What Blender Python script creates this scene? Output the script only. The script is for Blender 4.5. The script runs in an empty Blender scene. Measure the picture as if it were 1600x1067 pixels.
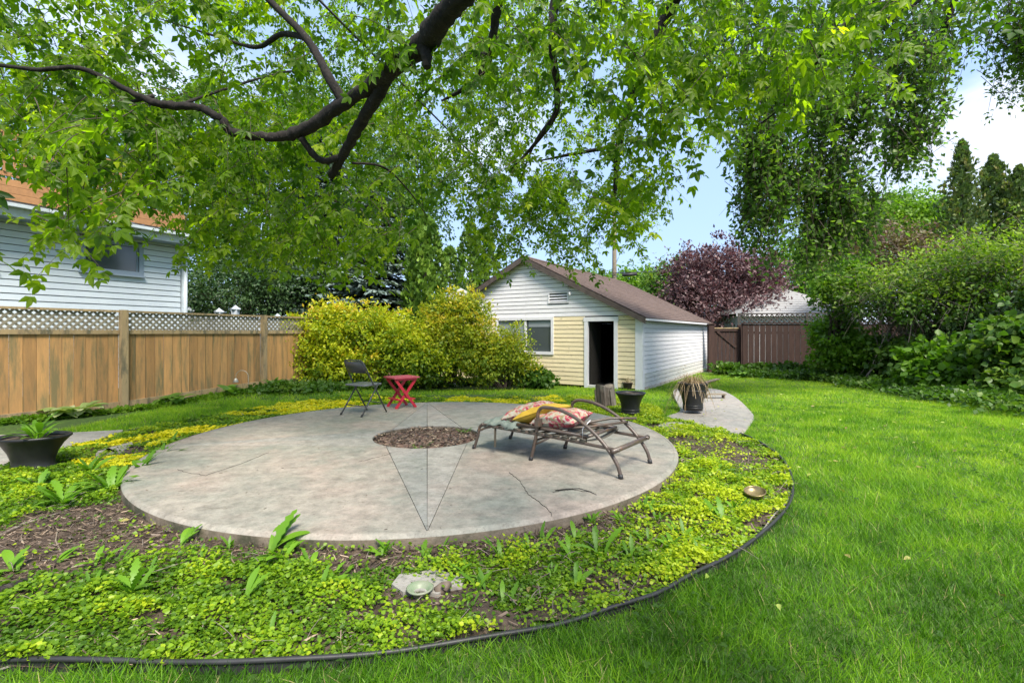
import bpy, math, random
import numpy as np
from mathutils import Vector, Matrix
from mathutils.geometry import tessellate_polygon
random.seed(7)
R = np.random.default_rng(11)
S = bpy.context.scene
COL = S.collection
PI = math.pi

# ------------------------------------------------------------------ camera
FPX, HZ, CH = 750.0, 520.0, 1.30          # focal length in photo pixels, horizon row, camera height
cam = bpy.data.cameras.new('camera')
cam.sensor_width = 36.0
cam.lens = 36.0 * FPX / 1600.0
cam.shift_y = -(1067 / 2 - HZ) / 1600.0 * 1.0
cam.clip_start = 0.05
cam.clip_end = 3000
camo = bpy.data.objects.new('camera', cam)
camo.location = (0, 0, CH)
camo.rotation_euler = (PI / 2, 0, 0)
COL.objects.link(camo)
S.camera = camo

# ------------------------------------------------------------------ light
SUN_EL, SUN_AZ = 54.0, 158.0              # azimuth from +Y, negative = towards the left
w = bpy.data.worlds.new('World')
S.world = w
w.use_nodes = True
nt = w.node_tree
nt.nodes.clear()
o_ = nt.nodes.new('ShaderNodeOutputWorld')
bg = nt.nodes.new('ShaderNodeBackground')
bg.inputs['Strength'].default_value = 0.15
sky = nt.nodes.new('ShaderNodeTexSky')
sky.sky_type = 'NISHITA'
sky.sun_disc = False
sky.sun_elevation = math.radians(SUN_EL)
sky.sun_rotation = math.radians(SUN_AZ)
sky.air_density = 1.0
sky.dust_density = 0.6
sky.ozone_density = 2.0
tc = nt.nodes.new('ShaderNodeTexCoord')
mp = nt.nodes.new('ShaderNodeMapping')
mp.inputs['Scale'].default_value = (1, 1, 2.0)
mp.inputs['Location'].default_value = (0.4, 3.2, 1.7)
n1 = nt.nodes.new('ShaderNodeTexNoise')
n1.inputs['Scale'].default_value = 2.3
n1.inputs['Detail'].default_value = 8
n1.inputs['Roughness'].default_value = 0.55
n1.inputs['Distortion'].default_value = 0.25
cr = nt.nodes.new('ShaderNodeValToRGB')
cr.color_ramp.elements[0].position = 0.49
cr.color_ramp.elements[1].position = 0.74
mx = nt.nodes.new('ShaderNodeMix')
mx.data_type = 'RGBA'
mx.inputs['B'].default_value = (3.2, 3.2, 3.3, 1)
veil = nt.nodes.new('ShaderNodeMix')
veil.data_type = 'RGBA'
veil.inputs['Factor'].default_value = 0.88
veil.inputs['B'].default_value = (1.22, 1.72, 2.65, 1)
L = nt.links.new
L(tc.outputs['Generated'], mp.inputs['Vector'])
L(mp.outputs['Vector'], n1.inputs['Vector'])
L(n1.outputs['Fac'], cr.inputs['Fac'])
L(sky.outputs['Color'], veil.inputs['A'])
L(veil.outputs['Result'], mx.inputs['A'])
L(cr.outputs['Color'], mx.inputs['Factor'])
L(mx.outputs['Result'], bg.inputs['Color'])
L(bg.outputs['Background'], o_.inputs['Surface'])

sl = bpy.data.lights.new('sun', 'SUN')
sl.energy = 2.9
sl.angle = math.radians(20)
sl.color = (1.0, 0.93, 0.80)
so = bpy.data.objects.new('sun', sl)
COL.objects.link(so)
e, a = math.radians(SUN_EL), math.radians(SUN_AZ)
sd = Vector((math.sin(a) * math.cos(e), math.cos(a) * math.cos(e), math.sin(e)))
so.rotation_euler = sd.to_track_quat('Z', 'Y').to_euler()
so.location = (0, 0, 30)

S.view_settings.view_transform = 'Standard'
S.view_settings.look = 'None'
S.view_settings.exposure = 1.62
S.view_settings.gamma = 1
S.view_settings.use_curve_mapping = False
S.render.engine = 'CYCLES'
S.cycles.use_denoising = True
S.cycles.max_bounces = 8
S.cycles.diffuse_bounces = 4
S.cycles.transmission_bounces = 5
S.cycles.transparent_max_bounces = 6
S.cycles.caustics_reflective = False
S.cycles.caustics_refractive = False

# ------------------------------------------------------------------ places
def sst(a, b, x):
    t = np.clip((np.asarray(x, float) - a) / (b - a), 0, 1)
    return t * t * (3 - 2 * t)

def gz(x, y):
    """height of the ground"""
    s = sst(-5.5, -2.0, x)
    y = np.asarray(y, float)
    d = -0.2 * np.clip((y - 8) / 5, 0, 1)
    return d * s + (1 - s) * 0.11 * sst(8.2, 10.5, y)

def P(px, py, Y):
    return Vector(((px - 800) / FPX * Y, Y, CH + (HZ - py) / FPX * Y))

def G(px, py):
    """the point of the ground seen at a pixel of the photograph"""
    Y = CH * FPX / (py - HZ)
    for _ in range(60):
        X = (px - 800) / FPX * Y
        Y = 0.5 * Y + 0.5 * (CH - float(gz(X, Y))) * FPX / (py - HZ)
    X = (px - 800) / FPX * Y
    return Vector((X, Y, float(gz(X, Y))))

def on(x, y, dz=0.0):
    return Vector((x, y, float(gz(x, y)) + dz))

# smooth value noise for densities
_tab = R.random((64, 64))
def vnoise(x, y, s=1.0):
    x = np.asarray(x, float) * s + 100; y = np.asarray(y, float) * s + 100
    xi = np.floor(x).astype(int); yi = np.floor(y).astype(int)
    fx = x - xi; fy = y - yi
    fx = fx * fx * (3 - 2 * fx); fy = fy * fy * (3 - 2 * fy)
    a = _tab[xi % 64, yi % 64]; b = _tab[(xi + 1) % 64, yi % 64]
    c = _tab[xi % 64, (yi + 1) % 64]; d = _tab[(xi + 1) % 64, (yi + 1) % 64]
    return (a * (1 - fx) + b * fx) * (1 - fy) + (c * (1 - fx) + d * fx) * fy
def fnoise(x, y, s=1.0):
    return 0.55 * vnoise(x, y, s) + 0.3 * vnoise(x + 7.3, y + 3.1, s * 2.1) + 0.15 * vnoise(x + 1.7, y + 9.2, s * 4.3)

def inpoly(x, y, poly):
    x = np.asarray(x, float); y = np.asarray(y, float)
    r = np.zeros(x.shape, bool)
    n = len(poly)
    j = n - 1
    for i in range(n):
        xi, yi = poly[i][0], poly[i][1]
        xj, yj = poly[j][0], poly[j][1]
        c = ((yi > y) != (yj > y)) & (x < (xj - xi) * (y - yi) / (yj - yi + 1e-12) + xi)
        r ^= c
        j = i
    return r

# ------------------------------------------------------------------ materials
def newmat(name):
    m = bpy.data.materials.new(name)
    m.use_nodes = True
    return m, m.node_tree, m.node_tree.nodes['Principled BSDF']

def mat(name, c1, c2=None, scale=6.0, rough=0.7, bump=0.2, bscale=None, stretch=(1, 1, 1), detail=6,
        c3=None, s3=1.2, t3=(0.5, 0.62), metal=0.0, spec=0.4, coords='Object', w2=(0.35, 0.65), vary=0.0):
    m, t, b = newmat(name)
    N = t.nodes.new; L = t.links.new
    tc = N('ShaderNodeTexCoord'); mp = N('ShaderNodeMapping')
    mp.inputs['Scale'].default_value = stretch
    L(tc.outputs[coords], mp.inputs['Vector'])
    if vary:
        oi = N('ShaderNodeObjectInfo')
        ad = N('ShaderNodeVectorMath'); ad.operation = 'SCALE'
        cb = N('ShaderNodeCombineXYZ')
        L(oi.outputs['Random'], cb.inputs[0]); L(oi.outputs['Random'], cb.inputs[1]); L(oi.outputs['Random'], cb.inputs[2])
        L(cb.outputs[0], ad.inputs[0]); ad.inputs['Scale'].default_value = 37.0
        L(ad.outputs[0], mp.inputs['Location'])
    nz = N('ShaderNodeTexNoise'); nz.inputs['Scale'].default_value = scale; nz.inputs['Detail'].default_value = detail
    nz.inputs['Roughness'].default_value = 0.6
    L(mp.outputs['Vector'], nz.inputs['Vector'])
    rp = N('ShaderNodeValToRGB')
    c2 = c2 or tuple(x * 0.75 for x in c1)
    rp.color_ramp.elements[0].position = w2[0]; rp.color_ramp.elements[0].color = (*c1, 1)
    rp.color_ramp.elements[1].position = w2[1]; rp.color_ramp.elements[1].color = (*c2, 1)
    L(nz.outputs['Fac'], rp.inputs['Fac'])
    col = rp.outputs['Color']
    if c3:
        n3 = N('ShaderNodeTexNoise'); n3.inputs['Scale'].default_value = s3; n3.inputs['Detail'].default_value = 8
        n3.inputs['Roughness'].default_value = 0.7
        L(mp.outputs['Vector'], n3.inputs['Vector'])
        r3 = N('ShaderNodeValToRGB')
        r3.color_ramp.elements[0].position = t3[0]; r3.color_ramp.elements[1].position = t3[1]
        L(n3.outputs['Fac'], r3.inputs['Fac'])
        mx = N('ShaderNodeMix'); mx.data_type = 'RGBA'
        L(r3.outputs['Color'], mx.inputs['Factor']); L(col, mx.inputs['A'])
        mx.inputs['B'].default_value = (*c3, 1)
        col = mx.outputs['Result']
    if vary:
        hs = N('ShaderNodeHueSaturation')
        ma = N('ShaderNodeMapRange'); ma.inputs['To Min'].default_value = 1 - vary; ma.inputs['To Max'].default_value = 1 + vary
        L(oi.outputs['Random'], ma.inputs['Value']); L(ma.outputs['Result'], hs.inputs['Value'])
        L(col, hs.inputs['Color']); col = hs.outputs['Color']
    L(col, b.inputs['Base Color'])
    b.inputs['Roughness'].default_value = rough
    b.inputs['Metallic'].default_value = metal
    b.inputs['Specular IOR Level'].default_value = spec
    if bump:
        nb = N('ShaderNodeTexNoise'); nb.inputs['Scale'].default_value = bscale or scale * 4; nb.inputs['Detail'].default_value = 6
        L(mp.outputs['Vector'], nb.inputs['Vector'])
        bp = N('ShaderNodeBump'); bp.inputs['Strength'].default_value = bump; bp.inputs['Distance'].default_value = 0.01
        L(nb.outputs['Fac'], bp.inputs['Height']); L(bp.outputs['Normal'], b.inputs['Normal'])
    return m

def leafmat(name, cols, trans=0.45, tcol=(1.3, 1.5, 0.5), rough=0.45, spec=0.35):
    """cols: list of (position, colour) over the per-leaf random attribute 'v'"""
    m, t, b = newmat(name)
    N = t.nodes.new; L = t.links.new
    at = N('ShaderNodeAttribute'); at.attribute_name = 'v'
    rp = N('ShaderNodeValToRGB')
    el = rp.color_ramp.elements
    el[0].position = cols[0][0]; el[0].color = (*cols[0][1], 1)
    el[1].position = cols[-1][0]; el[1].color = (*cols[-1][1], 1)
    for p_, c_ in cols[1:-1]:
        e_ = el.new(p_); e_.color = (*c_, 1)
    L(at.outputs['Fac'], rp.inputs['Fac'])
    L(rp.outputs['Color'], b.inputs['Base Color'])
    b.inputs['Roughness'].default_value = rough
    b.inputs['Specular IOR Level'].default_value = spec
    tr = N('ShaderNodeBsdfTranslucent')
    ml = N('ShaderNodeMix'); ml.data_type = 'RGBA'; ml.blend_type = 'MULTIPLY'; ml.inputs['Factor'].default_value = 1
    L(rp.outputs['Color'], ml.inputs['A']); ml.inputs['B'].default_value = (*tcol, 1)
    L(ml.outputs['Result'], tr.inputs['Color'])
    ms = N('ShaderNodeMixShader'); ms.inputs['Fac'].default_value = trans
    L(b.outputs[0], ms.inputs[1]); L(tr.outputs[0], ms.inputs[2])
    L(ms.outputs[0], t.nodes['Material Output'].inputs['Surface'])
    return m

# ------------------------------------------------------------------ objects
def wloc(o):
    v = Vector((0, 0, 0))
    while o is not None:
        v += o.location
        o = o.parent
    return v

def tag(o, label=None, cat=None, group=None, kind=None):
    if label: o['label'] = label
    if cat: o['category'] = cat
    if group: o['group'] = group
    if kind: o['kind'] = kind
    return o

def thing(name, label, cat, loc=(0, 0, 0), rz=0.0, group=None):
    o = bpy.data.objects.new(name, None)
    o.empty_display_size = 0.2
    o.location = loc; o.rotation_euler = (0, 0, rz)
    COL.objects.link(o)
    return tag(o, label, cat, group)

def put(name, me, parent=None, kind=None):
    o = bpy.data.objects.new(name, me)
    COL.objects.link(o)
    if parent is not None: o.parent = parent
    if kind: o['kind'] = kind
    return o

def copy_tree(o, parent=None):
    c = o.copy(); COL.objects.link(c); c.parent = parent
    for ch in o.children: copy_tree(ch, c)
    return c

class MB:
    def __init__(s): s.v = []; s.f = []; s.fm = []; s.cur = 0
    def add(s, vs, fs):
        n = len(s.v)
        s.v += [tuple(v) for v in vs]
        s.f += [tuple(i + n for i in f) for f in fs]
        s.fm += [s.cur] * len(fs)
        return s
    def box(s, lo, hi, M=None):
        x0, y0, z0 = lo; x1, y1, z1 = hi
        vs = [(x0,y0,z0),(x1,y0,z0),(x1,y1,z0),(x0,y1,z0),(x0,y0,z1),(x1,y0,z1),(x1,y1,z1),(x0,y1,z1)]
        if M is not None: vs = [M @ Vector(v) for v in vs]
        return s.add(vs, [(0,3,2,1),(4,5,6,7),(0,1,5,4),(1,2,6,5),(2,3,7,6),(3,0,4,7)])
    def bar(s, a, b, w, h, up=(0, 0, 1)):
        """box from a to b, w wide sideways, h high along up"""
        a = Vector(a); b = Vector(b); d = (b - a); l = d.length; d.normalize()
        up = Vector(up); sx = d.cross(up)
        if sx.length < 1e-5: sx = d.cross(Vector((1, 0, 0)))
        sx.normalize(); u = sx.cross(d).normalized()
        M = Matrix((( sx.x, d.x, u.x, a.x), (sx.y, d.y, u.y, a.y), (sx.z, d.z, u.z, a.z), (0,0,0,1)))
        return s.box((-w/2, 0, -h/2), (w/2, l, h/2), M)
    def prism(s, poly, z0, z1):
        n = len(poly)
        vs = [(p[0], p[1], z0) for p in poly] + [(p[0], p[1], z1) for p in poly]
        ar = sum(poly[i][0]*poly[(i+1)%n][1]-poly[(i+1)%n][0]*poly[i][1] for i in range(n))
        fs = [(i, (i+1)%n, n+(i+1)%n, n+i) for i in range(n)]
        top = tuple(range(n, 2*n)); bot = tuple(range(n-1, -1, -1))
        if ar < 0:
            fs = [f[::-1] for f in fs]; top = top[::-1]; bot = bot[::-1]
        return s.add(vs, fs + [top, bot])
    def tube(s, pts, rad, n=8, cap=True, rough=0.0):
        pts = [Vector(p) for p in pts]
        if not hasattr(rad, '__len__'): rad = [rad] * len(pts)
        ref = None; vs = []; fs = []
        for i, p in enumerate(pts):
            d = (pts[min(i+1, len(pts)-1)] - pts[max(i-1, 0)])
            if d.length < 1e-9: d = Vector((0,0,1))
            d.normalize()
            if ref is None:
                ref = d.orthogonal().normalized()
            else:
                ref = ref - d * ref.dot(d)
                ref = ref.normalized() if ref.length > 1e-6 else d.orthogonal().normalized()
            bi = d.cross(ref)
            for k in range(n):
                a = 2*PI*k/n
                q = rad[i]*(1 + (rough*(math.sin(3*a+i*.9)*.5+random.uniform(-1,1)) if rough else 0))
                vs.append(p + (ref*math.cos(a) + bi*math.sin(a))*q)
        for i in range(len(pts)-1):
            for k in range(n):
                k2 = (k+1) % n
                fs.append((i*n+k, i*n+k2, (i+1)*n+k2, (i+1)*n+k))
        if cap:
            fs.append(tuple(range(n-1, -1, -1)))
            fs.append(tuple((len(pts)-1)*n+k for k in range(n)))
        return s.add(vs, fs)
    def lathe(s, prof, n=24, c=(0, 0, 0), sx=1.0, sy=1.0, cap0=False, cap1=False):
        vs = []; fs = []
        for (r, z) in prof:
            for k in range(n):
                a = 2*PI*k/n
                vs.append((c[0]+r*sx*math.cos(a), c[1]+r*sy*math.sin(a), c[2]+z))
        for i in range(len(prof)-1):
            for k in range(n):
                k2 = (k+1) % n
                fs.append((i*n+k, i*n+k2, (i+1)*n+k2, (i+1)*n+k))
        if cap0: fs.append(tuple(range(n-1, -1, -1)))
        if cap1: fs.append(tuple((len(prof)-1)*n+k for k in range(n)))
        return s.add(vs, fs)
    def build(s, name, m, parent=None, smooth=False, world=True, kind=None):
        me = bpy.data.meshes.new(name)
        vs = s.v
        if parent is not None and world:
            o = wloc(parent); vs = [(v[0]-o.x, v[1]-o.y, v[2]-o.z) for v in vs]
        me.from_pydata(vs, [], s.f)
        ms = m if isinstance(m, (list, tuple)) else [m]
        for q in ms: me.materials.append(q)
        if len(ms) > 1: me.polygons.foreach_set('material_index', s.fm)
        if smooth: me.polygons.foreach_set('use_smooth', [True]*len(me.polygons))
        me.update()
        return put(name, me, parent, kind)

def npmesh(name, V, F, v=None, m=None, parent=None, kind=None, world=True, smooth=False):
    """V (n,3) float, F (m,k) int with k = 3 or 4, v per-vertex random attribute"""
    me = bpy.data.meshes.new(name)
    V = np.asarray(V, np.float32)
    if parent is not None and world:
        V = V - np.array(wloc(parent), np.float32)
    F = np.asarray(F, np.int32)
    k = F.shape[1]
    me.vertices.add(len(V)); me.vertices.foreach_set('co', V.ravel())
    me.loops.add(F.size); me.loops.foreach_set('vertex_index', F.ravel())
    me.polygons.add(len(F)); me.polygons.foreach_set('loop_start', np.arange(0, F.size, k, dtype=np.int32))
    if smooth: me.polygons.foreach_set('use_smooth', np.ones(len(F), bool))
    if v is not None:
        at = me.attributes.new('v', 'FLOAT', 'POINT'); at.data.foreach_set('value', np.asarray(v, np.float32))
    me.update(calc_edges=True)
    if m: me.materials.append(m)
    return put(name, me, parent, kind)

def norm(a):
    return a / np.maximum(np.linalg.norm(a, axis=-1, keepdims=True), 1e-9)

def stamp(T, pos, d, n, size, v=None, wid=None):
    """copies of template T=(verts,faces) at pos, tip along d, face normal near n"""
    tv, tf = T
    tv = np.asarray(tv, float); tf = np.asarray(tf, int)
    N = len(pos)
    d = norm(d); x = norm(np.cross(d, n)); n2 = np.cross(x, d)
    size = np.broadcast_to(np.asarray(size, float).reshape(-1, 1, 1) if np.ndim(size) else size, (N, 1, 1)) if np.ndim(size) else size
    sx = 1.0 if wid is None else np.asarray(wid).reshape(-1, 1, 1)
    V = (tv[None, :, 0:1] * x[:, None, :] * sx + tv[None, :, 1:2] * d[:, None, :] + tv[None, :, 2:3] * n2[:, None, :]) * size + pos[:, None, :]
    k = len(tv)
    F = (tf[None] + (np.arange(N) * k)[:, None, None]).reshape(-1, tf.shape[1])
    if v is None: v = R.random(N)
    return V.reshape(-1, 3), F, np.repeat(v, k)

def merge(parts):
    Vs, Fs, vs, n = [], [], [], 0
    for V, F, v in parts:
        Vs.append(V); Fs.append(F + n); vs.append(v); n += len(V)
    return np.concatenate(Vs), np.concatenate(Fs), np.concatenate(vs)

# leaf templates (y = towards the tip, z = up)
T_simple = ([(0,0,0),(.27,.42,.07),(0,1,-.06),(-.27,.42,.07)], [(0,1,2),(0,2,3)])
T_wide = ([(0,0,0),(.4,.3,.08),(.36,.62,.06),(0,1,-.08),(-.36,.62,.06),(-.4,.3,.08)], [(0,1,3),(1,2,3),(0,3,5),(5,3,4)])
T_ovate = ([(0,0,0),(.25,.28,.07),(.2,.62,.05),(0,1,-.1),(-.2,.62,.05),(-.25,.28,.07)], [(0,1,3),(1,2,3),(0,3,5),(5,3,4)])
T_round = ([(0,0,0),(.34,.15,.05),(.5,.5,.06),(.3,.88,.02),(0,1,-.02),(-.3,.88,.02),(-.5,.5,.06),(-.34,.15,.05)],
           [(0,1,2),(0,2,3),(0,3,4),(0,4,5),(0,5,6),(0,6,7)])
def xform(T, ang, s, off, tilt=0.0):
    vs = []
    for x, y, z in T[0]:
        x, y, z = x*s, y*s, z*s
        y, z = y*math.cos(tilt)-z*math.sin(tilt), y*math.sin(tilt)+z*math.cos(tilt)
        x, y = x*math.cos(ang)-y*math.sin(ang), x*math.sin(ang)+y*math.cos(ang)
        vs.append((x+off[0], y+off[1], z+off[2]))
    return vs, T[1]
def tjoin(Ts):
    vs, fs = [], []
    for T in Ts:
        n = len(vs); vs += list(T[0]); fs += [tuple(i+n for i in f) for f in T[1]]
    return vs, fs
rach = ([(-.008,0,0),(.008,0,0),(0,.62,.0)], [(0,1,2)])
T_elder = tjoin([rach, xform(T_ovate, 0, .5, (0,.58,0), -.35), xform(T_ovate, 1.05, .44, (0,.55,0), -.3), xform(T_ovate, -1.05, .44, (0,.55,0), -.3),
                 xform(T_ovate, 1.25, .36, (0,.27,0), -.3), xform(T_ovate, -1.25, .36, (0,.27,0), -.3)])
T_elder3 = tjoin([rach, xform(T_ovate, 0, .55, (0,.5,0), -.4), xform(T_ovate, .95, .46, (0,.48,0), -.3), xform(T_ovate, -.95, .46, (0,.48,0), -.3)])
T_sprig = tjoin([xform(T_simple, 0, .6, (0,.4,0)), xform(T_simple, .9, .55, (0,.2,0)), xform(T_simple, -.9, .55, (0,.2,0))])
T_pair = tjoin([xform(T_simple, .9, .6, (0,.0,0), .2), xform(T_simple, -.9, .6, (0,.0,0), .2)])
T_cedar = tjoin([xform(T_simple, .0, .9, (0,0,0)), xform(T_simple, .45, .7, (0,0,.05)), xform(T_simple, -.45, .7, (0,.1,-.03))])
T_broad = ([(0,0,0),(.42,.45,.08),(0,1,-.06),(-.42,.45,.08)], [(0,1,2),(0,2,3)])
T_needle = ([(-.06,0,0),(.06,0,0),(0,1,0)], [(0,1,2)])
# ================================================================== materials
M = {}
M['soil'] = mat('soil', (0.045,0.036,0.022), (0.10,0.085,0.05), 9, 0.95, 0.6, 30)
M['lawn_soil'] = mat('lawn_soil', (0.03,0.06,0.012), (0.06,0.11,0.015), 14, 0.95, 0.6, 60, c3=(0.09,0.08,0.045), s3=5, t3=(.58,.7))
M['mulch'] = mat('mulch_soil', (0.050,0.035,0.025), (0.11,0.078,0.058), 26, 0.95, 0.9, 70, c3=(0.03,0.022,0.016), s3=6, t3=(.45,.65))

def concrete(name, base, green, pink, dirt=0.5):
    m, t, b = newmat(name)
    N = t.nodes.new; L = t.links.new
    tc = N('ShaderNodeTexCoord')
    def noise(s, d=8, r=.62, st=(1,1,1), off=0):
        mp = N('ShaderNodeMapping'); mp.inputs['Scale'].default_value = st; mp.inputs['Location'].default_value = (off, off*1.3, 0)
        L(tc.outputs['Object'], mp.inputs['Vector'])
        n = N('ShaderNodeTexNoise'); n.inputs['Scale'].default_value = s; n.inputs['Detail'].default_value = d; n.inputs['Roughness'].default_value = r
        L(mp.outputs['Vector'], n.inputs['Vector']); return n.outputs['Fac']
    def ramp(f, a, b_, c0=(0,0,0), c1=(1,1,1)):
        r = N('ShaderNodeValToRGB'); r.color_ramp.elements[0].position = a; r.color_ramp.elements[1].position = b_
        r.color_ramp.elements[0].color = (*c0, 1); r.color_ramp.elements[1].color = (*c1, 1)
        L(f, r.inputs['Fac']); return r.outputs['Color']
    def mix(f, a, b_, mode='MIX'):
        x = N('ShaderNodeMix'); x.data_type = 'RGBA'; x.blend_type = mode
        if isinstance(f, float): x.inputs['Factor'].default_value = f
        else: L(f, x.inputs['Factor'])
        for k, q in (('A', a), ('B', b_)):
            if isinstance(q, tuple): x.inputs[k].default_value = (*q, 1)
            else: L(q, x.inputs[k])
        return x.outputs['Result']
    c = mix(ramp(noise(1.5, off=3), .42, .6), base, green)
    c = mix(ramp(noise(1.1, off=9), .48, .64), c, pink)
    c = mix(ramp(noise(4.5, 10, .75, off=5), .3, .72, (.62,.62,.62), (1.12,1.1,1.08)), c, c)
    v = ramp(noise(8, 12, .82, off=5), .36, .62, (.60,.60,.59), (1.15,1.14,1.12))
    c = mix(1.0, c, v, 'MULTIPLY')
    sp = ramp(noise(48, 4, .7), .56, .66, (1,1,1), (.45,.42,.38))
    c = mix(dirt, c, sp, 'MULTIPLY')
    bl = ramp(noise(7, 9, .8, (1,2.4,1), off=14), .57, .66, (1,1,1), (.50,.45,.40))
    c = mix(dirt, c, bl, 'MULTIPLY')
    L(c, b.inputs['Base Color'])
    rr = ramp(noise(2.5, off=7), .3, .7, (.5,.5,.5), (.85,.85,.85)); L(rr, b.inputs['Roughness'])
    bp = N('ShaderNodeBump'); bp.inputs['Strength'].default_value = .35; bp.inputs['Distance'].default_value = .012
    h = mix(.5, noise(35, 8, .7), noise(7, 8, .7)); L(h, bp.inputs['Height']); L(bp.outputs['Normal'], b.inputs['Normal'])
    return m
M['conc'] = concrete('patio_concrete', (0.29,0.265,0.23), (0.22,0.225,0.195), (0.31,0.26,0.225))
M['conc_grey'] = concrete('patio_concrete_grey', (0.25,0.25,0.235), (0.215,0.22,0.195), (0.29,0.27,0.25))
M['conc_pink'] = concrete('patio_concrete_pale', (0.295,0.28,0.255), (0.25,0.245,0.22), (0.32,0.275,0.245))
M['conc_edge'] = mat('slab_edge_concrete', (0.12,0.095,0.07), (0.19,0.155,0.12), 8, 0.9, 0.6, 40, c3=(0.05,0.05,0.03), s3=3, t3=(.45,.6))
M['path'] = concrete('path_concrete', (0.31,0.29,0.265), (0.27,0.265,0.245), (0.34,0.30,0.275), .5)
M['dark'] = mat('dark_gap', (0.03,0.028,0.024), None, 9, .95, 0)

# ================================================================== ground
def ground():
    xs = np.concatenate([np.array([-900,-300,-100,-60]), np.arange(-40, 40.1, .5), np.array([60,100,300,900])])
    ys = np.concatenate([np.array([-300,-80,-30]), np.arange(-12, 45.1, .5), np.array([60,100,300,1200])])
    X, Y = np.meshgrid(xs, ys, indexing='ij')
    Z = gz(X, Y)
    V = np.stack([X, Y, Z], -1).reshape(-1, 3)
    ny = len(ys)
    i, j = np.meshgrid(np.arange(len(xs)-1), np.arange(ny-1), indexing='ij')
    F = np.stack([i*ny+j, (i+1)*ny+j, (i+1)*ny+j+1, i*ny+j+1], -1).reshape(-1, 4)
    o = npmesh('ground', V, F, None, M['lawn_soil'], smooth=True)
    o['kind'] = 'structure'
ground()

PC = Vector((-0.99, 5.60)); PR = 2.77; HR = 0.61; PZ = 0.10
BEDPX = [(400,1052),(600,1036),(800,1001),(920,972),(1000,950),(1060,922),(1120,890),(1180,850),(1220,808),(1238,775),(1232,745),(1212,715),(1185,697),(1155,683),
         (1090,668),(1040,654),(1025,640),(985,630),(930,622),(850,618),(750,617),(640,618),(560,621),(480,629),(380,644),(280,663),(215,677),(195,681),(120,700),(0,733)]
BED = [(G(*p).x, G(*p).y) for p in BEDPX] + [(-5.9,4.1),(-6.0,2.6),(-4.5,1.9),(-2.4,1.83)]
def bed():
    x0, x1, y0, y1, h = -6.2, 3.2, 1.6, 10.2, .06
    xs = np.arange(x0, x1, h); ys = np.arange(y0, y1, h)
    X, Y = np.meshgrid(xs, ys, indexing='ij')
    ins = inpoly(X, Y, BED)
    Z = gz(X, Y) + .008 + .03*(fnoise(X, Y, 5)-.35) + .012*vnoise(X, Y, 17)
    ny = len(ys)
    i, j = np.meshgrid(np.arange(len(xs)-1), np.arange(ny-1), indexing='ij')
    ok = ins[:-1,:-1] & ins[1:,:-1] & ins[:-1,1:] & ins[1:,1:]
    F = np.stack([i*ny+j, (i+1)*ny+j, (i+1)*ny+j+1, i*ny+j+1], -1)[ok]
    us, inv = np.unique(F, return_inverse=True)
    V = np.stack([X, Y, Z], -1).reshape(-1, 3)[us]
    o = npmesh('garden_bed', V, inv.reshape(F.shape), None, M['mulch'], smooth=True)
    o['kind'] = 'structure'
bed()

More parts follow.
